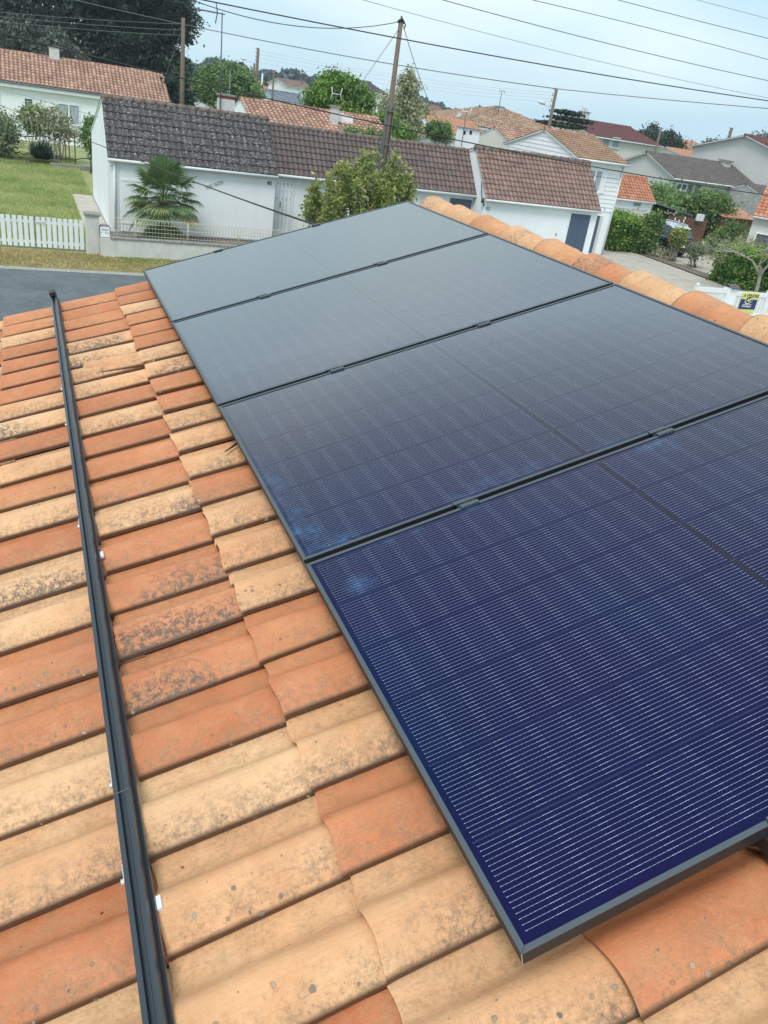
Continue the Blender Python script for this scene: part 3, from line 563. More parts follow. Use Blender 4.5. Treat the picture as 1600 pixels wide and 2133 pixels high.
# a dark tie poking out from under the panels, and crumbs of moss on the tiles
mb = MB(); mb.tube([rp3(.05, -2.48, -.075), rp3(-.01, -2.52, -.074), rp3(-.045, -2.54, -.074)], [.003, .004, .002], 6); tag(mb.build('cable_tie', M['black']), 'short dark strap end poking out from under the panels on a tan tile', 'strap')
mb = MB(); rl = random.Random(8)
for i in range(70):
    u, k, s = rl.uniform(-1.3, .3), rl.randrange(-4, 18), rl.choice([rl.uniform(.66, .95), rl.uniform(.66, .9), rl.uniform(.1, .6)])
    h = np.interp(s, [p[0] for p in PROF], [p[1] for p in PROF]); fr = ((u+.2) % TE)
    c = rp3(u, -4.49+TW*(k+s), OFF0+.004+h+.018*(1-fr/TE)+.001); r_ = rl.uniform(.0008, .0026); a = rl.uniform(0, 6)
    mb.obox(c, (r_*math.cos(a)*1.6, r_*math.sin(a)*1.6, 0), (-r_*math.sin(a)*.6, r_*math.cos(a)*.6, 0), (0, 0, .001), rl.random())
o = mb.build('moss_crumbs', mat('brown_crumbs', (.13, .075, .045), .95, var=.5, scale=30)); tag(o, 'tiny brown crumbs of moss and grit scattered on the tiles', 'debris', kind='stuff')

# ================================================================== THE STREET
def sheet(name, pts, z, m, kind='structure'):
    mb = MB(); mb.poly([(x, y, z) for x, y in pts]); o = mb.build(name, m); o['kind'] = kind; return o
def rect(x0, y0, x1, y1): return [(x0, y0), (x1, y0), (x1, y1), (x0, y1)]
sheet('ground', rect(-900, -300, 1500, 1600), -.012, M['field'])
sheet('road', [(-80, 13.6), (20.2, 13.6), (20.2, 19.62), (-80, 19.78)], 0, M['asphalt'])
sheet('road_edge', [(-80, 19.70), (20, 19.55), (20, 19.86), (-80, 20.04)], .006, M['kerbgravel'])
sheet('verge', [(-80, 19.98), (20, 19.84), (20, 22.6), (-80, 22.6)], -.002, M['vergebase'])
sheet('lawn', [(-45, 22.6), (1.3, 22.6), (1.3, 34.9), (14, 34.9), (14, 64), (-45, 64)], .002, M['lawnbase'])
sheet('garden_path', rect(1.18, 23.3, 2.0, 35), .03, M['slab'])
sheet('garden_bed', rect(2.05, 22.35, 17.2, 26.55), .01, M['earth'])
sheet('driveway', [(20.2, 12), (30.2, 12), (31.2, 36), (27, 40), (20.2, 27)], .004, M['gravel'])
sheet('parking_area', rect(31.2, 22, 42, 40), .008, M['gravel'])
mb = MB(); mb.poly([(29.6, 24, .05), (30.5, 24, .05), (31.6, 36, .05), (30.7, 36, .05)])
for s in range(0): pass
o = mb.build('soil_strip', M['earth']); struct(o)
# slab joints of the path
for k in range(13):
    mb = MB(); y = 23.6+k*.86; mb.box((1.22, y, .031), (1.97, y+.80, .052)); struct(mb.build('path_slab', M['slab']))
rg = np.random.default_rng(3)
def grass(name, x0, x1, y0, y1, n, h, m, label, tshift=0., z=0.):
    x = rg.uniform(x0, x1, n); y = rg.uniform(y0, y1, n); pn = .5+.25*np.sin(x*1.3+y*.7)+.25*np.sin(x*.6-y*1.9+1)
    hh = h*rg.uniform(.4, 1.3, n)*(.7+.6*pn); C = np.stack([x, y, z+hh*.45], 1); lean = rg.normal(size=(n, 3))*.35; lean[:, 2] = 1
    a = rg.uniform(0, 6.28, n); Uu = np.stack([np.cos(a), np.sin(a), 0*a], 1)*rg.uniform(.012, .03, (n, 1))
    o = quads_obj(name, C, Uu, unit(lean)*hh[:, None]*.5, np.clip(pn*.6+.4*rg.random(n)+tshift, 0, 1), m); tag(o, label, 'grass', kind='stuff')
grass('lawn_grass', -4, 1.15, 23, 50, 60000, .13, LF['grass'], 'mown green lawn behind the white picket gate')
grass('side_grass', 1.2, 2.0, 35, 50, 6000, .12, LF['grass'], 'strip of lawn beyond the end of the slab path')
grass('verge_grass', -5, 5, 20.0, 22.25, 15000, .07, LF['dry'], 'dry yellowish grass strip between road and garden wall')
grass('wall_grass', 2.0, 5, 21.3, 22.0, 2500, .07, LF['grass'], 'fresh green grass at the foot of the low wall')

# ---- front boundary: gate, pillar, letterbox, low wall, wire fence
for i, (xa, xb, lb) in enumerate(((-1.97, -.515, 'left leaf of the white picket gate, cut by the left border'), (-.495, .93, 'right leaf of the white picket gate, next to the pillar'))):
    g = thing('picket_gate', ((xa+xb)/2, 22.6, 0), lb, 'gate', 'leaves of the white picket gate')
    mb = MB(); n = 9 if i == 0 else 9; w = (xb-xa)/n; rl = random.Random(i)
    for k in range(n):
        x = xa+w*(k+.12); mb.box((x, 22.585, .06), (x+w*.72, 22.607, .96+rl.uniform(-.006, .006)))
    mb.build('slats', M['paint'], g)
    for z in (.20, .80): mb = MB(); mb.box((xa, 22.608, z-.04), (xb, 22.645, z+.04)); mb.build('rail', M['paint'], g)
    mb = MB(); mb.box((xa-.012 if i else xb-.004, 22.60, .04), (xa-.002 if i else xb+.006, 22.62, .98)); mb.build('edge_strip', M['greypole'], g)
    if i: mb = MB(); mb.tube([(xa+.02, 22.56, .80), (xa+.30, 22.55, .83)], .012, 6); mb.build('latch', M['alu'], g)
g = thing('gate_pillar', (1.15, 22.5, 0), 'square rendered gate pillar with mossy flat cap at the end of the picket gate', 'pillar')
mb = MB(); mb.box((.96, 22.3, -.02), (1.36, 22.66, 1.16)); mb.build('shaft', M['lowwall'], g, bevel=.01)
mb = MB(); mb.box((.91, 22.25, 1.16), (1.41, 22.71, 1.23)); mb.build('cap', M['coping'], g, bevel=.012)
g = thing('letterbox', (1.51, 22.2, .6), 'white letterbox with arched dark hood and small lettering beside the gate pillar', 'letterbox')
mb = MB(); pts = [(1.36, .56), (1.68, .56), (1.68, .86), (1.64, .915), (1.40, .915), (1.36, .86)]; mb.prism(pts, 'y', 22.12, 22.42); mb.build('case', M['greypole'], g)
mb = MB(); pts = [(1.372, .585), (1.655, .585), (1.655, .87), (1.63, .90), (1.40, .90), (1.372, .875)]; mb.prism(pts, 'y', 22.108, 22.125); d = mb.build('door', M['pvc'], g)
mb = MB(); mb.box((1.41, 22.100, .795), (1.62, 22.107, .803)); mb.box((1.41, 22.100, .825), (1.62, 22.107, .832)); mb.build('slot', M['letters'], g)
mb = MB(); mb.box((1.395, 22.100, .70), (1.412, 22.107, .722)); mb.build('lock', M['greypole'], g)
mb = MB(); [mb.box((1.52+.022*k, 22.100, .70), (1.536+.022*k, 22.107, .725)) for k in range(5)]; mb.build('name_label', M['letters'], g)
g = thing('low_wall', (9, 22.2, 0), 'low pale rendered garden wall with rough grey coping beside the road', 'wall')
mb = MB(); mb.box((1.36, 22.02, -.05), (17.0, 22.24, .56)); mb.build('wall_face', M['lowwall'], g)
mb = MB(); rl = random.Random(3); x = 1.66
while x < 17:
    w = rl.uniform(.35, .6); mb.box((x, 21.985+rl.uniform(-.01, .01), .56), (x+w-.01, 22.275, .615+rl.uniform(-.008, .012))); x += w
mb.build('coping', M['coping'], g, bevel=.012)
g = thing('wire_fence', (6, 22.15, .6), 'cream looped wire fence on top of the low wall in front of the palm', 'fence')
mb = MB(); x = 1.78; step = .098
while x < 9:
    xs = [x+step*(1-math.cos(math.pi*t/8)) for t in range(9)]
    mb.tube([(x, 22.13, .63), (x, 22.13, 1.08)]+[(x+step-step*math.cos(math.pi*t/6), 22.13, 1.12+step*.95*math.sin(math.pi*t/6)) for t in range(7)]+[(x+2*step, 22.13, 1.08), (x+2*step, 22.13, .63)], .0065, 4, cap=False); x += step
for z in (.70, .82, .94, 1.06): mb.tube([(1.75, 22.125, z), (9, 22.125, z)], .0055, 4)
mb.build('mesh', M['creamwire'], g)
for x in (2.43, 4.08, 5.75, 7.4): mb = MB(); mb.tube([(x, 22.15, .6), (x, 22.15, 1.16)], .02, 6); mb.build('post', M['creamwire'], g)

# ---- roofs
def slope(mb, P0, A, B, La, Lb, mod, exp, amp, step, rnd, K=6, kind='roman', tfn=None):
    P0, A, B = np.array(P0, float), unit(np.array(A, float)), unit(np.array(B, float)); Nn = np.cross(A, B)
    if Nn[2] < 0: Nn = -Nn
    flip = np.cross(A, B)[2] < 0
    na = max(1, int(round(La/mod))); m_ = La/na; nr = max(1, int(round(Lb/exp))); e = Lb/nr
    if kind == 'roman': pr = [(0, .35), (.12, .8), (.28, 1), (.45, .85), (.6, .2), (.8, 0), (1, .02)]
    elif kind == 'canal': pr = [(0, 0), (.18, .62), (.36, .98), (.5, 1), (.64, .9), (.82, .45), (1, 0)]
    else: pr = [(0, .1), (.35, 1), (.7, .3), (1, .1)]
    for j in range(nr):
        v0, v1 = j*e-.012, min((j+1)*e+.01, Lb)
        for i in range(na):
            tn = (tfn(i/na, j/nr) if tfn else .5)+rnd.uniform(-.35, .35); tn = min(1, max(0, tn)); jit = rnd.uniform(-.006, .006); lf = rnd.uniform(0, .006)
            last = None
            for (s_, h) in pr:
                a = (i+s_)*m_; b0 = P0+A*a+B*(v0+jit)+Nn*(h*amp+step+lf); b1 = P0+A*a+B*v1+Nn*(h*amp*.95); c0 = P0+A*a+B*(v0+jit)+Nn*(h*amp*.9-.02)
                if last is not None:
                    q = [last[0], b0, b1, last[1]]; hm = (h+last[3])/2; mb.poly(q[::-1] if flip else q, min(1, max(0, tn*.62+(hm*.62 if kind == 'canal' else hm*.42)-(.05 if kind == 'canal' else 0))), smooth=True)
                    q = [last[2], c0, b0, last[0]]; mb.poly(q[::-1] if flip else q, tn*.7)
                last = (b0, b1, c0, h)
def ridge_caps(mb, a, b, r, rnd, ln=.38, tone=.5):
    a, b = np.array(a, float), np.array(b, float); L_ = np.linalg.norm(b-a); d = (b-a)/L_; n = max(1, int(L_/ln))
    for i in range(n):
        p, q = a+d*(i*L_/n), a+d*((i+1.08)*L_/n); mb.tube([p, q], [r*1.12, r*.92], 8, min(1, max(0, tone+rnd.uniform(-.3, .3))))
def facade(parent, name, face, k, a0, a1, z0, z1, frame, pane, fw_=.06, mull=1, sill=True, curtain=None, proud=.03, hbars=0):
    """opening on a wall: face 'S' at y=k (looking to -y, a=x) or 'W' at x=k (looking to -x, a=y)"""
    def bx(mb, a, b, u0, u1, c, d):      # a,b along; c,d depth outwards
        if face == 'S': mb.box((a, k-d, u0), (b, k-c, u1))
        else: mb.box((k-d, a, u0), (k-c, b, u1))
    w = MB()
    bx(w, a0, a0+fw_, z0, z1, -.02, proud); bx(w, a1-fw_, a1, z0, z1, -.02, proud); bx(w, a0+fw_, a1-fw_, z1-fw_, z1, -.02, proud-.002); bx(w, a0+fw_, a1-fw_, z0, z0+fw_, -.02, proud-.002)
    for i in range(1, mull+1):
        c = a0+(a1-a0)*i/(mull+1); bx(w, c-fw_*.8, c+fw_*.8, z0+fw_, z1-fw_, -.01, proud-.004)
    for i in range(1, hbars+1):
        c = z0+(z1-z0)*i/(hbars+1); bx(w, a0+fw_, a1-fw_, c-.012, c+.012, -.01, proud-.008)
    o = w.build(name, frame, parent)
    if pane: p = MB(); bx(p, a0+fw_*.5, a1-fw_*.5, z0+fw_*.5, z1-fw_*.5, -.01, .006); p.build('pane', pane, o)
    if curtain:
        n = mull+1
        for i in range(n):
            c0 = a0+(a1-a0)*i/n+fw_; c1 = a0+(a1-a0)*(i+1)/n-fw_; t = MB(); s = c0 if i == 0 else c1; e2 = c1 if i == 0 else c0
            zz = [z0+fw_, z0+fw_+(z1-z0)*.35, z1-fw_]; ws = [.55, .72, 1.0]
            P = [(s, z1-fw_), (e2, z1-fw_), (s+(e2-s)*.86, z0+(z1-z0)*.45), (s+(e2-s)*.55, z0+fw_), (s, z0+fw_)]
            pts = [(x, k-.009, z) if face == 'S' else (k-.009, x, z) for x, z in P]; t.poly(pts if i == 0 else pts[::-1]); pts2 = [(x, k-.0075, z) if face == 'S' else (k-.0075, x, z) for x, z in P]; t.poly(pts2[::-1]); t.build('curtain', curtain, o)
    if sill: t = MB(); bx(t, a0-.05, a1+.05, z0-.06, z0-.002, -.02, proud+.05); t.build('sill', M['chim'], o)
    return o
def boards(parent, name, face, k, a0, a1, z0, z1, m, leaves=2, n=5, proud=.035):
    o = None
    for l in range(leaves):
        mb = MB(); b0 = a0+(a1-a0)*l/leaves+.006; b1 = a0+(a1-a0)*(l+1)/leaves-.006
        for i in range(n):
            c, d = b0+(b1-b0)*i/n, b0+(b1-b0)*(i+1)/n-.008
            if face == 'S': mb.box((c, k-proud, z0), (d, k+.01, z1))
            else: mb.box((k-proud, c, z0), (k+.01, d, z1))
        for z in (z0+(z1-z0)*.14, z0+(z1-z0)*.84):
            if face == 'S': mb.box((b0+.02, k-proud-.012, z-.035), (b1-.02, k-proud+.001, z+.035))
        o = mb.build(name, m, parent)
    return o
def gable(name, label, x0, x1, yf, yr, yb, ze, zr, zb, wall, tile, mod=.2, exp=.33, amp=.045, step=.022, ov=.18, ovx=.04, cat='house', kind='roman', ridge_m=None, seed=1, group=None, gutter='gutter', tfn=None, K=6, base=0., ridge_r=.11, soffit='gutter'):
    g = thing(name, ((x0+x1)/2, yf, base), label, cat, group); rnd = random.Random(seed)
    ye, ybe = yf-ov, yb+ov; t = .07
    sf = (zr-ze)/(yr-ye); sb = (zr-zb)/(ybe-yr)
    mb = MB(); mb.prism([(yf, base), (yb, base), (yb, zb+sb*ov-t-.01), (yr, zr-t-.01), (yf, ze+sf*ov-t-.01)], 'x', x0, x1); w = mb.build('wall', wall, g)
    mb = MB(); mb.prism([(ye, ze-.015), (yr, zr-.015), (ybe, zb-.015), (ybe, zb-.015-t*.8), (yr, zr-.015-t), (ye, ze-.015-t*.8)], 'x', x0-ovx+.01, x1+ovx-.01); mb.build('roof_deck', M[soffit], g)
    mb = MB()
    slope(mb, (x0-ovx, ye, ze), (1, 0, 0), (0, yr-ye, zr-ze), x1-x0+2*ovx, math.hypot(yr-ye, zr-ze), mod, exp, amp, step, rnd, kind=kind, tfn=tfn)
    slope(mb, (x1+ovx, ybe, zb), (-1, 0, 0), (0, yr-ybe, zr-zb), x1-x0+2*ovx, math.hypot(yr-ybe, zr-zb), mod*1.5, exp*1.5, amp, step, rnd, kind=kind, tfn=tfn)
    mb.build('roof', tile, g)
    mb = MB(); ridge_caps(mb, (x0-ovx, yr, zr-.01), (x1+ovx, yr, zr-.01), ridge_r, rnd); mb.build('ridge', ridge_m or tile, g)
    if gutter: mb = MB(); mb.tube([(x0-ovx, ye-.045, ze-.055), (x1+ovx, ye-.045, ze-.055)], .055, 8); mb.build('gutter', M[gutter], g)
    return g
def chimney(parent, x0, x1, y0, y1, z0, z1, m=None, cap=True, name='chimney', capm=None):
    mb = MB(); mb.box((x0, y0, z0), (x1, y1, z1)); o = mb.build(name, m or M['chim'], parent)
    if cap: mb = MB(); mb.box((x0-.06, y0-.06, z1), (x1+.06, y1+.06, z1+.08)); mb.build('cap', capm or M['coping'], o)
    return o

# ---- the long row of low white buildings across the road
FA = 26.55
A = gable('white_annex', 'long low white building behind the palm, with the darkest tiles', 2.03, 8.1, FA, 28.45, 34.6, 2.50, 4.33, 2.72, M['white'], TM['dark'], mod=.23, exp=.33, amp=.04, step=.03, ov=.12, ridge_m=M['ridge'], seed=2, cat='building', group='row of low white buildings across the road', ridge_r=.10)
mb = MB(); mb.box((2.0, FA-.03, 0), (2.36, FA+.01, 2.26)); mb.build('door_surround', M['pvc'], A)
boards(A, 'garage_door', 'S', FA, 2.4, 4.05, .05, 2.15, M['white2'], 1, 1, .03)
mb = MB(); mb.tube([(2.22, FA-.09, 2.40), (2.22, FA-.09, .1)], .035, 8); mb.build('downpipe', M['gutter'], A)
mb = MB(); mb.box((4.3, FA-.012, .0), (8.0, FA-.003, .085)); mb.build('base_shadow_strip', M['greypole'], A)
p0, p1 = atY(433, 389, FA), atY(461, 380, FA)
tx = text_mesh('name_lettering', 'SANS  FACON', A, M['letters'], .17, (p0+p1)/2+np.array([0, -.02, 0]), (R(90), -math.atan2(p1[2]-p0[2]+.0, p1[0]-p0[0]), 0), .006)
tx.scale = (.62, 1, 1)
p = atY(561, 381, FA); mb = MB(); mb.box((p[0]-.075, FA-.025, p[2]-.055), (p[0]+.075, FA-.0, p[2]+.055)); n_ = mb.build('number_plate', M['plate'], A)
text_mesh('digits', '12', n_, M['pvc'], .10, (p[0], FA-.027, p[2]), (R(90), 0, 0), .001, bold=.002)
FB = 27.45
B = gable('white_outbuilding', 'middle building of the low white row, behind the bush, with dark tiles turning red brown', 8.12, 17.22, FB, 28.7, 34.6, 2.50, 4.14, 2.7, M['white'], TM['mid'], mod=.205, exp=.27, amp=.045, step=.03, ov=.15, ridge_m=M['ridge'], seed=4, cat='building', group='row of low white buildings across the road', ridge_r=.10, tfn=lambda a, b: -.15+.85*a)
q0, q1 = atY(576, 374, FB), atY(609, 378, FB); zt = (q0[2]+q1[2])/2
boards(B, 'folding_door', 'S', FB, q0[0], q1[0], .05, zt, M['white2'], 4, 1, .03)
mb = MB(); mb.box((q0[0]-.06, FB-.02, zt+.01), (q1[0]+.10, FB, zt+.07)); mb.box((q1[0]+.01, FB-.03, 0), (q1[0]+.10, FB, zt)); mb.build('door_frame', M['pvc'], B)
mb = MB(); xk = q0[0]+(q1[0]-q0[0])*.3; mb.box((xk, FB-.05, 1.25), (xk+.035, FB-.03, 1.45)); mb.build('door_handle', M['greypole'], B)
for zz in (.35, .95, 1.55, 2.1):
    for ff in (.1, .45, .68, .92): mb = MB(); x = q0[0]+(q1[0]-q0[0])*ff; mb.box((x, FB-.042, zz), (x+.022, FB-.03, zz+.07)); mb.build('hinge', M['letters'], B)
s0, s1 = atY(938, 412, FB), atY(984, 417, FB)
boards(B, 'blue_shutter', 'S', FB, s0[0], s1[0], .9, (s0[2]+s1[2])/2, M['bluewood'], 2, 5)
FC = 26.5
Cb = gable('white_workshop', 'right building of the low white row, with tall blue grey double shutters', 17.25, 23.2, FC, 28.1, 34.4, 2.49, 4.32, 2.7, M['white2'], TM['brown'], mod=.205, exp=.265, amp=.05, step=.032, ov=.13, ridge_m=M['ridge'], seed=6, cat='building', group='row of low white buildings across the road', ridge_r=.12)
s0, s1, s2 = atY(1191, 444, FC), atY(1231, 449, FC), atY(1205, 515, FC)
boards(Cb, 'blue_shutter', 'S', FC, s0[0], s1[0], .25, (s0[2]+s1[2])/2, M['bluewood'], 2, 6)
p = atY(1016.5, 434, FC); mb = MB(); mb.box((p[0]-.085, FC-.025, p[2]-.065), (p[0]+.085, FC, p[2]+.065)); n_ = mb.build('number_plate', M['letters'], Cb)
text_mesh('digits', '10', n_, M['pvc'], .10, (p[0], FC-.027, p[2]), (R(90), 0, 0), .001, bold=.002)
p = atY(1158, 488, FC); mb = MB(); mb.box((p[0]-.012, FC-.03, p[2]-.06), (p[0]+.02, FC, p[2]+.06)); mb.build('keyhole_plate', M['greypole'], Cb)
# cable hooks on its side wall
mb = MB(); mb.tube([(17.21, 27.0, 3.1), (17.19, 26.75, 2.6), (17.18, 26.62, 2.42)], .02, 6); mb.build('wall_cable', M['cable'], Cb)
mb = MB(); mb.tube([(17.2, 26.6, 2.40), (17.1, 26.45, 2.33)], .045, 6); mb.tube([(17.2, 26.56, 2.5), (17.22, 26.43, 2.18)], .03, 6); mb.build('cable_anchor', M['cable'], Cb)

# ---- the taller sided house behind the row
FD = 30.2
D = gable('sided_house', 'two storey white house with horizontal siding and tan brown tiles rising behind the low row', 23.95, 26.85, FD, 33.4, 37.0, 4.42, 5.42, 4.4, M['white2'], TM['tan'], mod=.225, exp=.3, amp=.05, step=.03, ov=.3, ovx=.12, seed=9, ridge_r=.1)
mb = MB()
for k in range(12):
    z = 2.12+k*.197
    if z < 4.3: mb.hexa([(23.95, FD-.034, z), (26.85, FD-.034, z), (26.85, FD, z), (23.95, FD, z), (23.95, FD-.012, z+.19), (26.85, FD-.012, z+.19), (26.85, FD, z+.19), (23.95, FD, z+.19)])
mb.build('siding', M['pvc'], D)
mb = MB()
for k in range(16):
    z = 2.12+k*.197; sl = (5.42-4.42)/(33.4-29.9); y0 = FD+.02; y1 = 36.98
    if z > 4.38: y0 = 33.4-(5.28-z)/sl; y1 = 33.4+(5.28-z)/.27
    if y1-y0 > .1: mb.hexa([(23.916, y0, z), (23.95, y0, z), (23.95, y1, z), (23.916, y1, z), (23.938, y0, z+.19), (23.95, y0, z+.19), (23.95, y1, z+.19), (23.938, y1, z+.19)])
mb.build('gable_siding', M['pvc'], D)
a_, b_ = atY(1228, 349, FD), atY(1257, 356, FD); zb_ = atY(1240, 401, FD)[2]
facade(D, 'window', 'S', FD-.03, a_[0]-.02, b_[0], zb_, (a_[2]+b_[2])/2, M['pvc'], M['glass'], .07, 1, True, M['curtain'], .04)
mb = MB(); mb.box((b_[0]+.01, FD-.08, zb_), (b_[0]+.26, FD-.05, b_[2])); mb.build('open_shutter', M['pvc'], D)
a_ = atY(1245, 449, FD); mb = MB(); mb.box((a_[0]-.02, FD-.02, .05), (a_[0]+.16, FD, a_[2])); mb.build('narrow_blue_shutter', M['bluewood'], D)
mb = MB(); mb.box((a_[0]+.17, FD-.05, .05), (a_[0]+.33, FD, a_[2])); mb.build('door_reveal', M['greywall'], D)
mb = MB(); mb.tube([(26.80, FD-.06, 4.3), (26.80, FD-.06, .05)], .045, 8); mb.build('downpipe', M['gutter'], D)
p = atY(1259, 431, FD); mb = MB(); mb.tube([(p[0], FD-.05, p[2]), (p[0], FD-.10, p[2])], .05, 12); mb.build('wall_vent', M['gutter'], D)

# ================================================================== PLANTS
def limb(mb, a, b, r0, r1, rnd, seg=7, n=4, wob=.08):
    a, b = np.array(a, float), np.array(b, float); L_ = np.linalg.norm(b-a); pts = []
    for i in range(n+1):
        t = i/n; p = a+(b-a)*t
        if 0 < i < n: p = p+np.array([rnd.uniform(-1, 1), rnd.uniform(-1, 1), rnd.uniform(-.4, .4)])*wob*L_*.5
        pts.append(p)
    mb.tube(pts, [r0+(r1-r0)*i/n for i in range(n+1)], seg, .5); return pts
def tree(name, label, base, fork, ell, leafmat, ncl, nl, size, seed, cr=.5, bark='bark', r=.15, cat='tree', group=None, nb=12, **kw):
    g = thing(name, base, label, cat, group); rnd = random.Random(seed)
    o, cc = foliage('crown', ell, ncl, nl, size, LF[leafmat], seed, g, cr=cr, **kw)
    mb = MB(); top = np.array([base[0]+(ell[0][0]-base[0])*.3, base[1]+(ell[0][1]-base[1])*.3, fork]); limb(mb, base, top, r, r*.75, rnd)
    idx = [rnd.randrange(len(cc)) for _ in range(nb)]
    for i in idx: limb(mb, top, cc[i], r*.5, r*.06, rnd, 5, 5, .14)
    mb.build('trunk', M[bark], g); return g
# palm
def palm():
    g = thing('fan_palm', (3.75, 25.1, 0), 'fan palm with shaggy trunk and yellowed lower leaves before the low white building', 'palm')
    rnd = random.Random(4); X0, Y0 = 3.72, 25.1
    mb = MB(); pts = [(X0+.10, Y0, 0), (X0+.06, Y0, .45), (X0+.0, Y0, .9), (X0, Y0, 1.5)]; mb.tube(pts, [.19, .24, .22, .12], 12)
    for i in range(260):
        z = rnd.uniform(.1, 1.45); a = rnd.uniform(0, 6.28); rr_ = .22; c = np.array([X0+.08*(1-z/1.3)+rr_*math.cos(a), Y0+rr_*math.sin(a), z]); d = np.array([math.cos(a)*.07, math.sin(a)*.07, rnd.uniform(-.10, .04)]); t = np.array([-math.sin(a), math.cos(a), 0])*.012
        mb.poly([c-t, c+t, c+d*1.6])
    mb.build('trunk', M['palmbark'], g)
    stems, fans = MB(), MB()
    for i in range(56):
        az = i*2.399+rnd.uniform(-.3, .3); q = i/55; low_ = i >= 44; el = (1.42-1.85*(i/43)**.9 if not low_ else rnd.uniform(-.75, -.2))+rnd.uniform(-.1, .1)
        Lp = rnd.uniform(.6, .86)*(1.12 if q < .3 else .62 if low_ else 1); d = np.array([math.cos(az)*math.cos(el), math.sin(az)*math.cos(el), math.sin(el)]); o = np.array([X0, Y0, 1.5-.22*q if not low_ else .72])
        tip = o+d*Lp+np.array([0, 0, -.10*math.cos(el)]); stems.tube([o, o+d*Lp*.5+np.array([0, 0, .02]), tip], [.014, .010, .007], 5, .2)
        tone0 = .22+.3*rnd.random() if q < .5 else rnd.choice([.3, .42, .52, .58, .85])
        side = unit(np.cross(d, [0, 0, 1.])); upn = unit(np.cross(side, d)); n = 30; Rf = rnd.uniform(.62, .80)*(.8 if low_ else 1)
        dd = unit(d+np.array([0, 0, -.35 if q > .3 else -.1]))
        upn = unit(np.cross(side, dd))
        for k in range(n):
            a = (k/(n-1)-.5)*3.5; v = dd*math.cos(a)+side*math.sin(a); rl_ = Rf*1.08*(1-.2*abs(a)/1.75)*rnd.uniform(.9, 1.05)
            w_ = unit(np.cross(v, upn)); f1 = tip+v*rl_*.62+upn*(.03 if k % 2 else -.0); e = tip+v*rl_+np.array([0, 0, -rnd.uniform(.04, .16)*(.6+q)])
            ww = .028; tn = min(1, max(0, tone0+rnd.uniform(-.12, .12)))
            fans.poly([tip, f1-w_*ww+upn*.012, f1, ], tn); fans.poly([tip, f1, f1+w_*ww+upn*.012], tn)
            fans.poly([f1-w_*ww+upn*.012, e, f1], tn); fans.poly([f1, e, f1+w_*ww+upn*.012], tn)
    stems.build('leaf_stems', LF['palm'], g); fans.build('fan_leaves', LF['palm'], g)
palm()
# the big shrub in front of the row
g = thing('round_shrub', (10.7, 23.9, 0), 'large round olive green shrub with upright shoots before the long white row', 'shrub'); rnd = random.Random(12)
mb = MB(); el = []
for i in range(150):
    a, q = rnd.uniform(0, 6.28), rnd.random()**.5; bx, by = 10.75+.5*q*math.cos(a), 23.9+.4*q*math.sin(a)
    ph = math.acos(1-rnd.random()*.97); rr_ = rnd.uniform(.72, 1.13)
    tx_, ty, tz = 10.75+2.15*rr_*math.sin(ph)*math.cos(a), 23.9+1.6*rr_*math.sin(ph)*math.sin(a), .95+2.6*rr_*math.cos(ph)
    limb(mb, (bx, by, .05), (tx_, ty, tz), .022, .006, rnd, 4, 4, .05); el.append((tx_, ty, tz, .13, .13, .40, 1)); m_ = rnd.uniform(.55, .85)
    el.append((bx+(tx_-bx)*m_, by+(ty-by)*m_, tz*m_, .25, .25, .3, .55))
mb.build('stems', M['bark'], g)
foliage('foliage', el, 800, 17500, .075, LF['bush'], 12, g, cr=.17, elong=2.2, flat=1.9, shell=.2)
# hedges and shrubs on the right
def shrub(name, label, ell, leafmat, ncl, nl, size, seed, stems=8, cat='shrub', group=None, zfork=.3, srad=.02, bark='bark', **kw):
    g = thing(name, (ell[0][0], ell[0][1], 0), label, cat, group); rnd = random.Random(seed)
    o, cc = foliage('foliage', ell, ncl, nl, size, LF[leafmat], seed, g, **kw); mb = MB()
    for i in range(stems):
        c = cc[rnd.randrange(len(cc))]; e = ell[rnd.randrange(len(ell))]
        limb(mb, (ell[0][0]+rnd.uniform(-.55, .55)*ell[0][3], ell[0][1]+rnd.uniform(-.55, .55)*ell[0][4], 0), c, srad, srad*.4, rnd, 5, 4, .08)
    mb.build('stems', M[bark], g); return g
def hedge(label, x0, x1, y0, y1, h, seed, n=26000):
    g = thing('clipped_hedge', ((x0+x1)/2, (y0+y1)/2, 0), label, 'hedge', 'clipped green hedges by the gravel drive')
    cx, cy, hx, hy = (x0+x1)/2, (y0+y1)/2, (x1-x0)/2, (y1-y0)/2
    foliage('leaves', [(cx, cy, h/2, hx-.12, hy-.12, h/2-.08, 1)], 420, n, .085, LF['hedge'], seed, g, cr=.34, box=True)
    rgg = np.random.default_rng(seed+5); m_ = n//5        # bright new growth on the top
    C = np.stack([rgg.uniform(x0, x1, m_), rgg.uniform(y0, y1, m_), h+rgg.normal(size=m_)*.09], 1); nr = unit(rgg.normal(size=(m_, 3))); a = unit(np.cross(nr, rgg.normal(size=(m_, 3)))); b = np.cross(nr, a)
    quads_obj('new_shoots', C, a*.07, b*.035, rgg.uniform(.65, 1, m_), LF['hedge'], g)
    mb = MB(); rnd = random.Random(seed)
    for i in range(14): x, y = rnd.uniform(x0+.2, x1-.2), rnd.uniform(y0+.2, y1-.2); limb(mb, (x, y, 0), (x+rnd.uniform(-.2, .2), y, h*.8), .03, .012, rnd, 5)
    mb.build('stems', M['bark'], g)
hedge('clipped hedge against the sided white house, with bright yellow green top', 28.35, 30.6, 31.7, 34.2, 1.62, 21)
hedge('large clipped hedge behind the white fence, beside the bare tree', 29.7, 33.6, 23.3, 25.4, 1.55, 22, 34000)
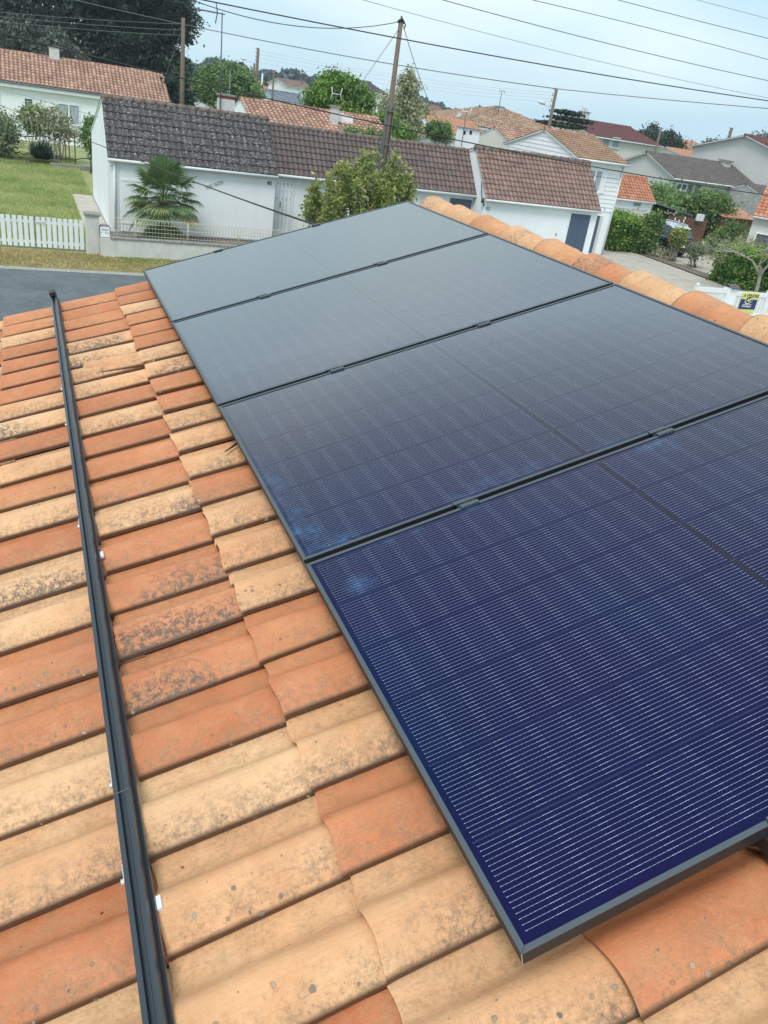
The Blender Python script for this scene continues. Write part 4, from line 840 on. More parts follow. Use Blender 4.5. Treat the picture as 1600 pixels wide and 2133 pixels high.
hedge('low hedge at the right border, behind the bare tree', 33.9, 37, 21.6, 23.6, 1.35, 23, 12000)
shrub('tall_shrub', 'tall bright green shrub between the first hedge and the dark car', [(30.75, 31.6, 1.25, .50, .45, .95, 2), (30.7, 31.5, .5, .5, .4, .4, 1)], 'mid', 120, 4600, .09, 31, cr=.3)
shrub('bare_stemmed_shrub', 'vase shaped olive shrub with bare lower stems in front of the dark car', [(31.3, 29.9, 1.2, .36, .33, .48, 1)], 'bush', 70, 2300, .07, 32, stems=26, srad=.03, bark='palebark', cr=.22)
shrub('young_shrub', 'thin open young shrub growing beside the rear of the dark car', [(31.5, 28.5, .85, .50, .42, .36, 1)], 'greysh', 70, 1500, .06, 33, stems=12, cr=.25)
shrub('flowering_groundcover', 'low leafy plants with yellow blooms under the tall green shrub', [(31.2, 31.0, .2, .7, .6, .2, 1)], 'pale', 30, 900, .07, 34, stems=3, cr=.2)
shrub('feathery_shrub', 'feathery pale green shrub between the car and the large hedge', [(33.3, 27.3, .85, .9, .7, .5, 1), (34.3, 27.6, 1.0, .8, .7, .65, .8)], 'olive', 110, 4200, .06, 35, stems=20, cr=.35)
shrub('yard_bush', 'bushy green shrub in the yard in front of the brown boards', [(37.6, 32.6, 1.1, .9, .8, .9, 1), (38.2, 33.6, .6, 1.0, .8, .6, 1)], 'mid', 140, 5600, .09, 36, cr=.35)
shrub('yard_bush', 'pale green shrub in the yard beside the white parasol', [(39.6, 33.2, .9, 1.3, .9, .7, 1), (37.0, 30.5, .7, 1.4, .8, .6, 1.)], 'green', 150, 5200, .09, 37, cr=.4)
shrub('ornamental_shrub', 'rusty olive twiggy shrub behind the bare tree', [(39.3, 29.4, 1.9, 1.6, 1.1, .9, 1), (37.8, 28.2, 1.2, 1.3, 1.0, .9, 1)], 'olive', 190, 8200, .055, 38, stems=26, cr=.42)
tree('garden_tree', 'bright green tree in front of the grey roofed house, left one', (38.9, 41.5, 0), 1.2, [(38.9, 41.3, 2.0, 1.7, 1.4, 1.0, 1), (38.4, 40.6, 1.3, 1.2, 1.1, .8, .7)], 'green', 190, 8200, .11, 41, cr=.5, group='garden trees before the grey roofed house')
tree('garden_tree', 'darker green tree between two brighter ones before the grey roofed house', (41.3, 43, 0), 1.2, [(41.3, 42.8, 1.9, 1.1, 1.2, .95, 1)], 'mid', 110, 4600, .11, 42, cr=.45, group='garden trees before the grey roofed house')
tree('garden_tree', 'dense rounded green tree in front of the grey roofed house, right one', (44.2, 42, 0), 1.2, [(43.9, 41.6, 1.75, 1.9, 1.4, 1.15, 1)], 'mid', 210, 9800, .12, 43, cr=.5, group='garden trees before the grey roofed house')
# bare tree by the fence
def bare_tree():
    g = thing('bare_tree', (29.9, 22.45, 0), 'pale barked small tree with bare spreading twigs behind the white fence', 'tree'); rnd = random.Random(77); mb = MB(); tips = []
    def grow(p, d, L_, r, lev):
        q = p+d*L_; md = (p+q)/2+np.array([rnd.uniform(-1, 1), rnd.uniform(-1, 1), rnd.uniform(-.5, .5)])*L_*.08
        mb.tube([p, md, q], [r, r*.85, r*.7], 7 if lev < 2 else 4, cap=False)
        if lev >= 7: tips.append(q); return
        for i in range(3 if lev in (0, 2, 4) else 2):
            nd = unit(d*.75+np.array([rnd.gauss(0, .55), rnd.gauss(0, .55), rnd.gauss(.10, .28)])+(np.array([0, 0, -.10]) if lev > 3 else np.array([-.07, -.02, 0])))
            grow(q, nd, L_*rnd.uniform(.66, .9), max(.0055, r*.62), lev+1)
    grow(np.array([29.9, 22.45, -.1]), unit(np.array([-.06, .0, 1.])), .95, .10, 0)
    mb.build('trunk_and_twigs', M['palebark'], g)
    tips = np.array(tips); rgg = np.random.default_rng(5); idx = rgg.integers(0, len(tips), 2600); C = tips[idx]+rgg.normal(size=(2600, 3))*.09
    n_ = unit(rgg.normal(size=(2600, 3))); a = unit(np.cross(n_, rgg.normal(size=(2600, 3)))); quads_obj('buds', C, a*.028, np.cross(n_, a)*.013, rgg.random(2600)*.8, LF['olive'], g)
bare_tree()
# left garden
shrub('wispy_shrub', 'wispy grey green shrub at the left border, on the edge of the lawn', [(-2.1, 46, 1.5, 1.1, .9, .85, 1), (-1.8, 46, .9, .9, .8, .7, .6)], 'greysh', 150, 4300, .09, 51, stems=30, cr=.4)
shrub('pale_shrub', 'loose shrub with whitish leaf tips under the house windows', [(.55, 47.5, 2.05, 1.15, .8, .75, 1), (1.5, 47.5, 1.7, .9, .7, .45, .6)], 'pale', 150, 3000, .085, 52, stems=20, cr=.34)
shrub('climbing_shrub', 'yellow green shrub against the left end of the low white building', [(2.75, 43.5, 1.85, .55, .5, .95, 1)], 'green', 90, 3600, .09, 53, stems=12, cr=.3)
shrub('vine_shrub', 'green shrub standing amid the pale leaved shrub and the small window', [(-.1, 48.2, 2.0, .7, .6, .7, 1)], 'mid', 70, 2400, .09, 54, stems=10, cr=.3)
g = thing('spiky_agave', (.15, 45.6, 0), 'dark spiky agave clump at the far edge of the lawn', 'plant'); mb = MB(); rnd = random.Random(9)
for i in range(260):
    a, e = rnd.uniform(0, 6.28), rnd.uniform(-.05, 1.5); L_ = rnd.uniform(.7, 1.2); o = np.array([.15+rnd.uniform(-.35, .35), 45.6+rnd.uniform(-.3, .3), .25]); d = np.array([math.cos(a)*math.cos(e), math.sin(a)*math.cos(e), math.sin(e)]); s_ = unit(np.cross(d, [0.1, 0, 1.]))*.045
    tn = rnd.random(); mb.poly([o-s_*.6, o+d*L_*.5-s_, o+d*L_, o+d*L_*.5+s_, o+s_*.6], tn)
mb.build('spikes', LF['agave'], g)
g = thing('espalier', (1.9, 46.5, 0), 'old vine trained on posts and wires beyond the lawn', 'vine'); rnd = random.Random(3)
for x in (1.15, 1.42, 1.62, 1.92): mb = MB(); mb.box((x-.035, 46.4, 0), (x+.035, 46.47, 1.75 if x != 1.62 else 2.3)); mb.build('post', M['wood'], g)
for z in (.35, 1.25):
    mb = MB(); pts = [(-1.2+.25*i, 46.38+rnd.uniform(-.03, .03), z+rnd.uniform(-.09, .09)) for i in range(19)]; mb.tube(pts, .028, 5); mb.build('cane', M['palmbark'], g)
mb = MB(); mb.box((.55, 44.3, -.02), (3.9, 44.55, .22)); tag(mb.build('garden_edging', M['coping']), 'low dark concrete edging along the far side of the lawn', 'edging')
mb = MB(); mb.tube([(.80, 44.9, 0), (.78, 44.9, .9), (.74, 44.9, 1.7)], [.04, .035, .025], 6); tag(mb.build('sapling_stem', M['palebark']), 'thin pale stem standing before the spiky agave', 'sapling')

# ================================================================== HOUSES BEHIND
TMc, WH, CR = TM['canal'], M['white'], M['cream']
H1 = gable('low_house', 'long white house with old clay tile roof at the left border, behind the lawn', -16, 8.8, 58, 61.2, 66, 3.42, 5.12, 3.3, M['white2'], TMc, mod=.26, exp=.36, amp=.075, step=.03, ov=.25, kind='canal', seed=11, gutter='greygutter', K=6, ridge_r=.12)
mb = MB(); mb.box((-16, 57.72, 3.10), (8.8, 57.9, 3.32)); mb.build('fascia', M['gutter'], H1)
a_, b_ = atY(119, 212, 58), atY(168, 264, 58); facade(H1, 'window', 'S', 58, a_[0], b_[0], b_[2]+.03, a_[2]-.03, M['pvc'], M['glass'], .07, 1, True, M['curtain'], .05)
a_, b_ = atY(49, 202, 58), atY(71, 232, 58); facade(H1, 'window', 'S', 58, a_[0], b_[0], b_[2], a_[2], M['pvc'], M['bluepanel'], .07, 0, True, None, .05)
a_, b_ = atY(-14, 187, 58), atY(3, 234, 58); facade(H1, 'window', 'S', 58, a_[0], b_[0], b_[2], a_[2], M['pvc'], M['glass'], .07, 1, True, None, .05)
chimney(H1, 1.25, 1.88, 60.9, 61.5, 4.9, 5.78)

H2 = gable('low_house', 'white house with old clay roof just behind the dark tiled row', 9.6, 17.2, 36.6, 39.8, 43.2, 3.62, 4.68, 3.6, WH, TMc, mod=.25, exp=.34, amp=.07, step=.03, ov=.2, kind='canal', seed=12, K=6)
chimney(H2, *[float(v) for v in (atY(691, 255, 38)[0], atY(703, 255, 38)[0])], 37.9, 38.4, 3.9, float(atY(696, 223, 38)[2]))
a_, b_ = atY(704, 234, 38.6), atY(733, 246, 38.6); mb = MB(); mb.prism([(a_[0], 4.0), (b_[0], 4.0), (b_[0], b_[2]+.05), (a_[0], a_[2])], 'y', 38.4, 39.6); mb.build('dormer_wall', WH, H2)
g = thing('mast_chimney', (7.6, 34.6, 0), 'white chimney with a red brick top carrying the tall antenna mast', 'chimney')
x0, x1 = atY(457, 222, 34)[0], atY(487, 225, 34)[0]; zt = float(atY(470, 206, 34)[2])
mb = MB(); mb.box((x0, 33.8, 2.6), (x1, 34.5, zt)); mb.build('stack', M['chim'], g)
mb = MB(); mb.box((x0+.02, 33.82, zt), (x1-.02, 34.48, zt+.12)); mb.build('brick_course', M['brick'], g)
mb = MB(); mb.box((x0-.05, 33.75, zt+.12), (x1+.05, 34.55, zt+.19)); mb.build('cap', M['coping'], g)
def gbl(*a, **k): return gable(*a, **k)
K_ = gable('gabled_house', 'small cream gabled house with clay roof, left of the sided house', 28, 33.5, 43.9, 46, 48.3, 4.36, 5.05, 4.3, CR, TMc, mod=.28, exp=.38, amp=.07, step=.03, ov=.12, kind='canal', seed=13)
g = thing('tower_chimney', (20.9, 36.2, 0), 'broad white chimney block with two square smoke holes behind the brown roof', 'chimney')
x0, x1 = atY(958, 300, 36)[0], atY(992, 300, 36)[0]; zt = float(atY(976, 268, 36)[2])
mb = MB(); mb.box((x0, 35.8, 2), (x1, 36.6, zt)); mb.build('block', WH, g); mb = MB(); mb.box((x0-.05, 35.72, zt), (x1+.05, 36.68, zt+.05)); mb.build('cap', M['coping'], g)
for px in (968, 981): p = atY(px, 276, 35.79); mb = MB(); mb.box((p[0]-.07, 35.79, p[2]-.10), (p[0]+.07, 35.83, p[2]+.08)); mb.build('smoke_hole', M['dark'], g)
# hip-roofed house
def hip(name, label, x0, x1, y0, y1, ze, zr, wall, tile, rx0, rx1, mod=.3, exp=.4, ov=.4, seed=1, kind='roman'):
    g = thing(name, ((x0+x1)/2, y0, 0), label, 'house'); rnd = random.Random(seed)
    mb = MB(); mb.box((x0+ov, y0+ov, 0), (x1-ov, y1-ov, ze-.05)); mb.build('wall', wall, g)
    mb = MB(); mb.box((x0+.04, y0+.04, ze-.22), (x1-.04, y1-.04, ze-.02)); mb.build('fascia', M['gutter'], g)
    ym = (y0+y1)/2; mb = MB(); n = max(4, int((y1-y0)/2/exp))
    C = [np.array(p, float) for p in ((x0, y0, ze), (x1, y0, ze), (x1, y1, ze), (x0, y1, ze))]; T0, T1 = np.array((rx0, ym, zr), float), np.array((rx1, ym, zr), float)
    for a, b, ta, tb in ((C[0], C[1], T0, T1), (C[1], C[2], T1, T1), (C[2], C[3], T1, T0), (C[3], C[0], T0, T0)):
        Nn = unit(np.cross(b-a, ta-a))
        for j in range(n):
            f0, f1 = j/n, (j+1)/n; m_ = max(2, int(np.linalg.norm((b-a))*(1-f0)/mod)+1)
            for i in range(m_):
                P = lambda s, f: (a+(ta-a)*f)+((b+(tb-b)*f)-(a+(ta-a)*f))*s
                tn = min(1, max(0, .5+rnd.uniform(-.4, .4))); q0, q1, q2, q3 = P(i/m_, f0)+Nn*.03, P((i+1)/m_, f0)+Nn*.03, P((i+1)/m_, f1), P(i/m_, f1)
                h = Nn*.04; mm0, mm1 = (q0+q1)/2+h, (q2+q3)/2+h
                mb.poly([q0, mm0, mm1, q3], tn); mb.poly([mm0, q1, q2, mm1], tn)
    mb.build('roof', tile, g); mb = MB()
    for a, b in ((C[0], T0), (C[1], T1), (C[2], T1), (C[3], T0), (T0, T1+np.array([.01, 0, 0]))): ridge_caps(mb, a, b, .13, rnd)
    mb.build('ridge', tile, g); return g
J = hip('hip_roofed_house', 'cream house with a large tan hipped roof and a brick chimney on its peak', 34.5, 48.2, 64.5, 76, 4.72, 6.5, CR, TM['tan'], 41.2, 41.9, seed=3)
p = atY(1041, 229, 70); chimney(J, p[0]-.32, p[0]+.32, 69.8, 70.5, 5.9, float(atY(1041, 223, 70)[2]), M['chim'])
gable('gabled_house', 'low house with wide brown roof and a satellite dish, left of the hipped roof', 29.5, 38.5, 73, 77, 81, 4.75, 5.85, 4.8, CR, TM['brown'], mod=.35, exp=.45, amp=.05, seed=14)
gable('gabled_house', 'white house with a flat salmon roof behind the pale blossoming tree', 27.2, 31.6, 52, 56, 60, 4.05, 5.0, 4.0, WH, TM['far'], mod=.35, exp=.45, amp=.04, seed=15)
I_ = gable('gabled_house', 'cream upper storey house with wine red roof on the skyline, right of the leaning pole', 50, 58.2, 65.8, 71.4, 77, 5.36, 6.68, 5.4, CR, TM['wine'], mod=.35, exp=.45, amp=.04, ov=.3, ovx=.3, seed=16)
for px in (1262, 1283): a_ = atY(px, 297, 65.8); facade(I_, 'window', 'S', 65.8, a_[0]-.45, a_[0]+.45, a_[2]-.5, a_[2]+.45, M['pvc'], M['curtain'], .06, 0, True, None, .05)
p = atX(1214, 250, 52); chimney(I_, 51.5, 52.4, 70.6, 71.3, 6.0, 7.35)
# annex with bright orange roof
E_ = gable('orange_roofed_annex', 'small white annex with bright orange tiles behind the first hedge', 31.6, 36.0, 38.15, 39.45, 42.6, 2.22, 3.46, 2.3, M['white2'], TM['orange'], mod=.22, exp=.25, amp=.05, step=.03, ov=.14, seed=17)
for (p, q) in (((1278, 430), (1303, 470)), ((1314, 433), (1338, 478))):
    a_, b_ = atY(*p, 38.15), atY(*q, 38.15); facade(E_, 'shuttered_window', 'S', 38.15, a_[0], b_[0], b_[2], a_[2], M['gutter'], M['greywall'], .05, 0, False, None, .03)
a_ = atY(1320, 428, 38.15); mb = MB(); [mb.box((a_[0]-.02+.07*k, 38.1, a_[2]), (a_[0]+.035+.07*k, 38.15, a_[2]+.16)) for k in range(8)]; mb.build('vent_grille', M['letters'], E_)
# lean-to and brown board fence
g = thing('dark_lean_to', (37.3, 38.6, 0), 'dark open lean to beside the orange roofed annex', 'shed')
mb = MB(); mb.hexa([(36.1, 38.2, 2.15), (39.6, 38.2, 1.62), (39.6, 41, 1.8), (36.1, 41, 2.3), (36.1, 38.2, 2.22), (39.6, 38.2, 1.69), (39.6, 41, 1.87), (36.1, 41, 2.37)]); mb.build('roof', M['greypole'], g)
mb = MB(); mb.box((36.1, 40.8, 0), (39.6, 40.9, 1.8)); mb.box((36.08, 38.2, 0), (36.14, 40.8, 2.1)); mb.build('wall', M['brownwood'], g)
for x in (36.3, 39.4): mb = MB(); mb.box((x-.05, 38.25, 0), (x+.05, 38.35, 1.7)); mb.build('post', M['brownwood'], g)
mb = MB(); mb.tube([(37.0, 38.12, 1.75), (37.3, 38.08, 1.60), (37.55, 38.1, 1.72), (37.8, 38.1, 1.6), (38.05, 38.1, 1.82)], .035, 6); mb.tube([(37.3, 38.08, 1.6), (37.25, 38.05, 1.85)], .03, 5); mb.tube([(37.8, 38.1, 1.6), (37.95, 38.05, 1.5)], .03, 5); tag(mb.build('driftwood', M['palebark']), 'white driftwood branch hung on the front of the dark lean to', 'driftwood')
g = thing('board_fence', (40.3, 37.2, 0), 'brown horizontal board fence behind the dark car', 'fence')
bx0, bx1 = float(atY(1391, 470, 37.2)[0]), float(atY(1468, 480, 37.2)[0])
mb = MB()
for k in range(9): mb.box((bx0, 37.2, .05+k*.17), (bx1, 37.24, .205+k*.17))
mb.build('boards', M['brownwood'], g)
for x in (bx0, (bx0+bx1)/2, bx1): mb = MB(); mb.box((x-.05, 37.24, 0), (x+.05, 37.34, 1.62)); mb.build('post', M['brownwood'], g)
for i, (px, py) in enumerate(((1406, 457), (1414, 461), (1424, 461), (1427, 455))):
    p = atY(px, py, 37.17); mb = MB(); mb.tube([p+np.array([0, 0, .10]), p+np.array([.01, 0, 0]), p+np.array([.03, 0, -.09])], [.015, .05, .012], 6)
    tag(mb.build('fence_ornament', M['pvc']), 'small white ornament on the brown board fence, %s' % ['first from the left', 'second from the left', 'third from the left', 'highest on the right'][i], 'ornament', 'white ornaments on the brown board fence')
p = atY(1458, 453, 37.1); mb = MB(); mb.box((p[0]-.28, 37.0, p[2]-.22), (p[0]+.28, 37.15, p[2]+.2)); tag(mb.build('wall_box', M['gutter'], bevel=.02), 'pale square box at the right end of the brown board fence', 'box')
g = thing('yard_shed', (44.5, 39, 0), 'low shed with faded salmon roof behind the rusty twiggy shrub', 'shed')
mb = MB(); mb.box((43.9, 40, 0), (47, 42, 1.66)); mb.build('wall', M['brownwood'], g); mb = MB(); slope(mb, (43.7, 39.8, 1.66), (1, 0, 0), (0, 2.2, .5), 3.5, 2.25, .25, .35, .04, .02, random.Random(2)); mb.build('roof', TM['far'], g)
g = thing('garden_parasol', (39.3, 31.6, 0), 'white canvas parasol among the yard shrubs', 'parasol'); mb = MB(); n = 8; c = np.array([39.6, 31.2, 1.75])
for k in range(n):
    a, b = 2*math.pi*k/n, 2*math.pi*(k+1)/n; mb.poly([c, c+np.array([1.1*math.cos(a), 1.1*math.sin(a), -.36]), c+np.array([1.1*math.cos(b), 1.1*math.sin(b), -.36])])
mb.build('canopy', M['fabric'], g); mb = MB(); mb.tube([(39.6, 31.2, 0), (39.6, 31.2, 1.78)], .025, 6); mb.build('pole', M['gutter'], g)
# grey roofed house, big gable house, right border house
F_ = gable('grey_roofed_house', 'bluish white house with grey lichened roof on the right', 44, 54.5, 46.1, 49.7, 53.6, 3.45, 4.87, 3.5, M['greywall'], TM['grey'], mod=.26, exp=.34, amp=.05, step=.03, ov=.3, ovx=.25, seed=18)
a_, b_ = atY(1414, 381, 46.1), atY(1426, 398, 46.1); facade(F_, 'window', 'S', 46.1, a_[0]-.2, b_[0]+.1, b_[2], a_[2], M['pvc'], M['glass'], .06, 1, True, None, .05)
for px in (1437, 1453): a_, b_ = atY(px-3, 384, 46.1), atY(px+3, 404, 46.1); facade(F_, 'narrow_window', 'S', 46.1, a_[0], b_[0], b_[2], a_[2], M['greygutter'], M['glass'], .03, 0, False, None, .02)
W_ = gable('stained_outbuilding', 'stained grey lean to wing with dark lichened roof, right of the grey roofed house', 49.5, 57, 40.6, 44.4, 46.0, 2.55, 3.75, 3.2, M['dirtywall'], TM['grey'], mod=.26, exp=.34, amp=.05, step=.03, ov=.2, seed=19, cat='outbuilding')
G_ = gable('large_gable_house', 'big pale house with a blank gable wall at the right border', 52.5, 66, 43.6, 48.8, 54.5, 5.9, 7.1, 5.75, M['greywall'], TM['wine'], mod=.35, exp=.45, amp=.04, ov=.2, ovx=.35, seed=20)
p, q = atX(1513, 333, 51.5), atX(1508, 362, 51.5); g = thing('lattice_chimney', (51.5, p[1], 2.5), 'white chimney with a dark slab top in front of the big blank gable', 'chimney')
mb = MB(); mb.box((51.2, p[1]-.35, 2.6), (51.8, p[1]+.35, p[2]-.12)); mb.build('stack', M['chim'], g); mb = MB(); mb.box((51.1, p[1]-.48, p[2]-.12), (51.9, p[1]+.48, p[2])); mb.build('cap', M['coping'], g)
Hh = gable('corner_house', 'white house with salmon brown roof at the right border, behind the bare tree', 0, 9, 0, 2.6, 5.6, 2.75, 4.35, 2.75, M['greywall'], TM['orange'], mod=.25, exp=.33, amp=.05, step=.03, ov=.2, ovx=.05, seed=22)
facade(Hh, 'window', 'S', 0, .35, 1.35, .75, 1.95, M['pvc'], M['glass'], .07, 0, True, None, .05)
hr = R(-50); cnr = atY(1572, 450, 30.0); Hh.rotation_euler = (0, 0, hr); Hh.location = (float(cnr[0])+4.5*math.cos(hr), 30.0+4.5*math.sin(hr), 0)
# beyond: blue grey roof, brown roof, orange walls, small ones on the right skyline
def distant(label, px0, px1, pye, pyr, Y_, depth, wallm, tile, seed, fall=0.):
    """simple far house given by where its eave and ridge are seen at distance Y_"""
    xm = (px0+px1)/2; a, b = atY(px0, pye, Y_), atY(px1, pye+(px1-px0)*.15, Y_); ze = float((a[2]+b[2])/2); zr = float(atY(xm, pyr, Y_+depth/2)[2])
    return gable('distant_house', label, float(a[0]), float(b[0]), Y_, Y_+depth/2, Y_+depth, ze, zr, ze, wallm, tile, mod=.7, exp=.8, amp=.05, step=.03, ov=.3, ovx=.3, seed=seed, gutter=None, ridge_r=.14, group='distant houses')
distant('white house with blue grey panel like roof beyond the clay roof', 575, 640, 209, 195, 92, 8, WH, M['bluepanel'], 31)
distant('house with dark brown roof and white chimneys beside the leafy round tree', 600, 655, 178, 171, 130, 12, WH, TM['brown'], 32)
distant('orange walled house between the poles behind the green tree', 512, 545, 171, 163, 125, 10, M['orangewall'], TM['far'], 33)
distant('small orange house far behind the tall antenna', 553, 572, 187, 183, 140, 8, M['orangewall'], TM['far'], 34)
distant('white house with balcony left of the tall antenna', 398, 436, 196, 186, 88, 8, WH, TMc, 35)
distant('white house half hidden by the round leafy tree and pale tree', 735, 800, 185, 172, 72, 9, WH, TM['dark'], 36)
distant('salmon roofed house right of the wine red roof', 1308, 1350, 305, 296, 110, 14, CR, TM['far'], 37)
distant('low salmon gable peeping over the grey roofed house', 1302, 1345, 322, 316, 75, 7, CR, TM['orange'], 38)
distant('pale house with salmon roof on the right skyline, between the poles', 1425, 1488, 309, 297, 120, 12, CR, TM['far'], 39)
distant('salmon roof in front of the skyline house, above the grey roof', 1425, 1482, 325, 317, 95, 8, CR, TM['far'], 40)
distant('red brown roof on the skyline right of the hipped roof', 1045, 1120, 246, 239, 95, 10, CR, TM['tan'], 41)
distant('white walled house glimpsed under the blossoming tree', 850, 905, 278, 270, 50, 6, WH, TM['orange'], 42)

# ================================================================== TREES BEHIND
tree('cypress', 'huge dark layered cypress filling the top left', (8.3, 75, 0), 3, [(8.2, 75, 11.0, 4.6, 4.2, 4.6, 3), (5.0, 75, 10.5, 3.2, 3.4, 4.5, 2), (11.0, 75, 9.3, 2.3, 3.0, 2.6, 1.5), (7.2, 74.5, 6.6, 4.2, 3, 1.6, 1.6), (11.0, 74, 6.0, 1.6, 2, 1.2, .6)], 'conifer', 1100, 95000, .15, 61, cr=.9, r=.55, nb=40, flat=.42, elong=2.2, shell=.35)
tree('pine', 'greyer open crowned pine at the left border', (-.5, 80, 0), 4, [(-.6, 80, 10.5, 4.0, 3.6, 4.3, 3), (-2.8, 79, 7.6, 2.2, 2.4, 1.8, 1), (2.0, 79.5, 7.2, 2.0, 2, 1.4, 1)], 'pine', 300, 19000, .15, 62, cr=.85, r=.4, nb=34, flat=.5, elong=2.6, shell=.3)
shrub('dark_conifer_bush', 'dark conifer foliage behind the left wooden pole', [(9.9, 60.5, 4.3, 1.0, 1.0, 1.3, 1), (9.4, 61, 3.4, 1.3, 1.0, 1.4, 1)], 'conifer', 80, 5200, .14, 63, stems=4, cr=.45)
shrub('low_conifer', 'olive green conifer foliage behind the ridge of the left house', [(0.2, 67.5, 5.4, 4.2, 1.6, 1.5, 1)], 'pine', 110, 5600, .16, 64, stems=6, cr=.6)
tree('green_tree', 'feathery green tree behind the tall antenna mast', (14.9, 68, 0), 2.5, [(14.0, 68, 4.8, 1.9, 1.8, 1.35, 1.5), (16.3, 68, 4.5, 1.7, 1.6, 1.25, 1.3), (15.0, 68, 5.4, 1.9, 1.6, 1.1, 1)], 'green', 260, 15000, .13, 65, cr=.5, nb=20)
tree('maple', 'fresh green round crowned tree behind the clay roof', (17.9, 48, 0), 3, [(17.5, 48, 5.7, 1.25, 1.3, 1.0, 1.3), (18.7, 48.2, 5.3, 1.35, 1.4, 1.1, 1.3), (16.7, 47.6, 4.9, 1.3, 1.2, .75, 1), (18.2, 47.6, 4.3, 2.1, 1.4, .7, 1.1)], 'maple', 330, 19000, .12, 66, cr=.42, nb=24)
tree('blossoming_tree', 'pale tree with whitish drooping sprays around the leaning pole', (20.9, 45, 0), 2.5, [(20.9, 45, 6.6, .75, .8, 1.0, 1), (20.2, 45, 5.4, 1.05, 1.1, 1.0, 1.3), (21.5, 45, 5.2, 1.1, 1.1, .95, 1.3), (21.2, 44.6, 4.3, 1.3, 1.0, .7, 1)], 'pale', 300, 8800, .095, 67, cr=.34, nb=34, drop=.5, shell=.3, bark='palebark')
shrub('ridge_bush', 'green bush tops showing over the brown ridge, left of the leaning pole', [(15.6, 35.8, 3.7, 1.1, .7, .45, 1.2), (14.2, 35.6, 3.75, .7, .6, .35, .6)], 'mid', 110, 5200, .075, 68, stems=6, cr=.26)
shrub('ridge_bush', 'leafy green mass right behind the leaning pole, above the roof', [(18.3, 40.5, 4.0, 1.3, .9, .95, 1)], 'maple', 110, 5600, .09, 69, stems=6, cr=.34)
tree('round_topped_tree', 'small round topped tree between the pole and the white chimney block', (20.1, 38, 0), 3.2, [(20.1, 38, 4.55, .75, .7, .36, 1)], 'mid', 70, 4200, .07, 70, cr=.22, nb=10, r=.07)
shrub('hazy_shrub', 'olive twiggy shrub beside the round topped tree', [(21.0, 39, 4.35, .55, .5, .45, 1)], 'pale', 45, 1300, .06, 71, stems=16, cr=.24)
tree('cedar', 'flat layered cedar behind the right hand pole', (41.9, 58, 0), 4, [(41.9, 58, 6.35, 1.9, 1.5, .12, 1), (41.2, 58, 5.85, 2.0, 1.5, .12, 1), (41.6, 58, 6.8, 1.0, 1.0, .14, .6)], 'conifer', 130, 6200, .15, 72, cr=.5, flat=.15, nb=14)
tree('skyline_trees', 'broad dark green pair of trees on the right skyline', (96, 112, 0), 2, [(93.8, 112, 5.2, 2.6, 2.5, 1.9, 1), (97.8, 112, 5.2, 2.9, 2.5, 2.2, 1.2)], 'conifer', 260, 12000, .26, 73, cr=.8, nb=16)['category'] = 'tree'
tree('small_dark_tree', 'small dark tree to the left of the right border pole', (113.5, 118, 0), 3, [(113.5, 118, 5.7, 2.0, 1.6, 1.5, 1)], 'conifer', 80, 3200, .26, 74, cr=.7)
tree('small_dark_tree', 'narrow dark tree behind the salmon skyline house', (117, 140, 0), 3, [(117, 140, 7.2, 1.0, 1.0, 1.8, 1)], 'conifer', 50, 1800, .26, 75, cr=.6)
tree('thin_skyline_tree', 'thin leafless tree over the roof of the big blank gable', (64, 58, 0), 4, [(63.6, 58, 7.1, 1.6, 1.2, .5, 1), (61.9, 58, 6.6, .8, .8, .4, .5)], 'pine', 60, 1500, .13, 76, cr=.4, nb=26, r=.1)
# far woods along the horizon
def woods(name, label, segs, Yd, n, size, seed):
    rgg = np.random.default_rng(seed); Cs, tn = [], []
    for (pxa, pya, pxb, pyb, dens) in segs:
        A_, B_ = atY(pxa, pya, Yd), atY(pxb, pyb, Yd); m_ = int(n*dens); t = rgg.random(m_); top = A_[2]+(B_[2]-A_[2])*t
        x = A_[0]+(B_[0]-A_[0])*t; bump = 1.1*np.sin(x*.23+seed)+.8*np.sin(x*.61)+.5*np.sin(x*1.7); z = rgg.random(m_)**.6*(top+bump-.5)
        Cs.append(np.stack([x, Yd+rgg.uniform(-9, 9, m_), z], 1)); tn.append(rgg.random(m_)*.6+.2*np.sin(x*.4))
    C = np.concatenate(Cs); m_ = len(C); nr = unit(rgg.normal(size=(m_, 3))); a = unit(np.cross(nr, rgg.normal(size=(m_, 3)))); b = np.cross(nr, a); s = size*rgg.uniform(.6, 1.3, (m_, 1))
    o = quads_obj(name, C, a*s, b*s*.8, np.concatenate(tn), LF['forest']); tag(o, label, 'forest', kind='stuff')
woods('far_woods', 'dark wooded skyline far behind the houses', [(380, 128, 470, 133, .5), (470, 134, 560, 147, .45), (555, 148, 700, 170, .9), (880, 216, 1010, 240, 1.0), (1000, 242, 1130, 262, .5), (1280, 280, 1350, 292, .5), (1100, 258, 1600, 334, .9), (-60, 78, 380, 140, .9), (690, 176, 890, 214, .8)], 330, 9000, 1.15, 80)
for i, px in enumerate((393, 401, 985, 992, 1000, 1008, 1019)):
    top = (122, 125, 224, 222, 221, 226, 230)[i]; p = atY(px, top, 300); tree('poplar', 'distant poplar on the skyline, %s' % ['leftmost one beside the dark cypress', 'second one beside the dark cypress', 'first of five near the hipped roof', 'second of five near the hipped roof', 'third of five near the hipped roof', 'fourth of five near the hipped roof', 'fifth of five near the hipped roof'][i], (p[0], 300, 0), 2, [(p[0], 300, p[2]*.55, .85, .9, p[2]*.45, 1)], 'forest', 40, 700, .55, 90+i, cr=.5, nb=3, group='distant poplars on the skyline')

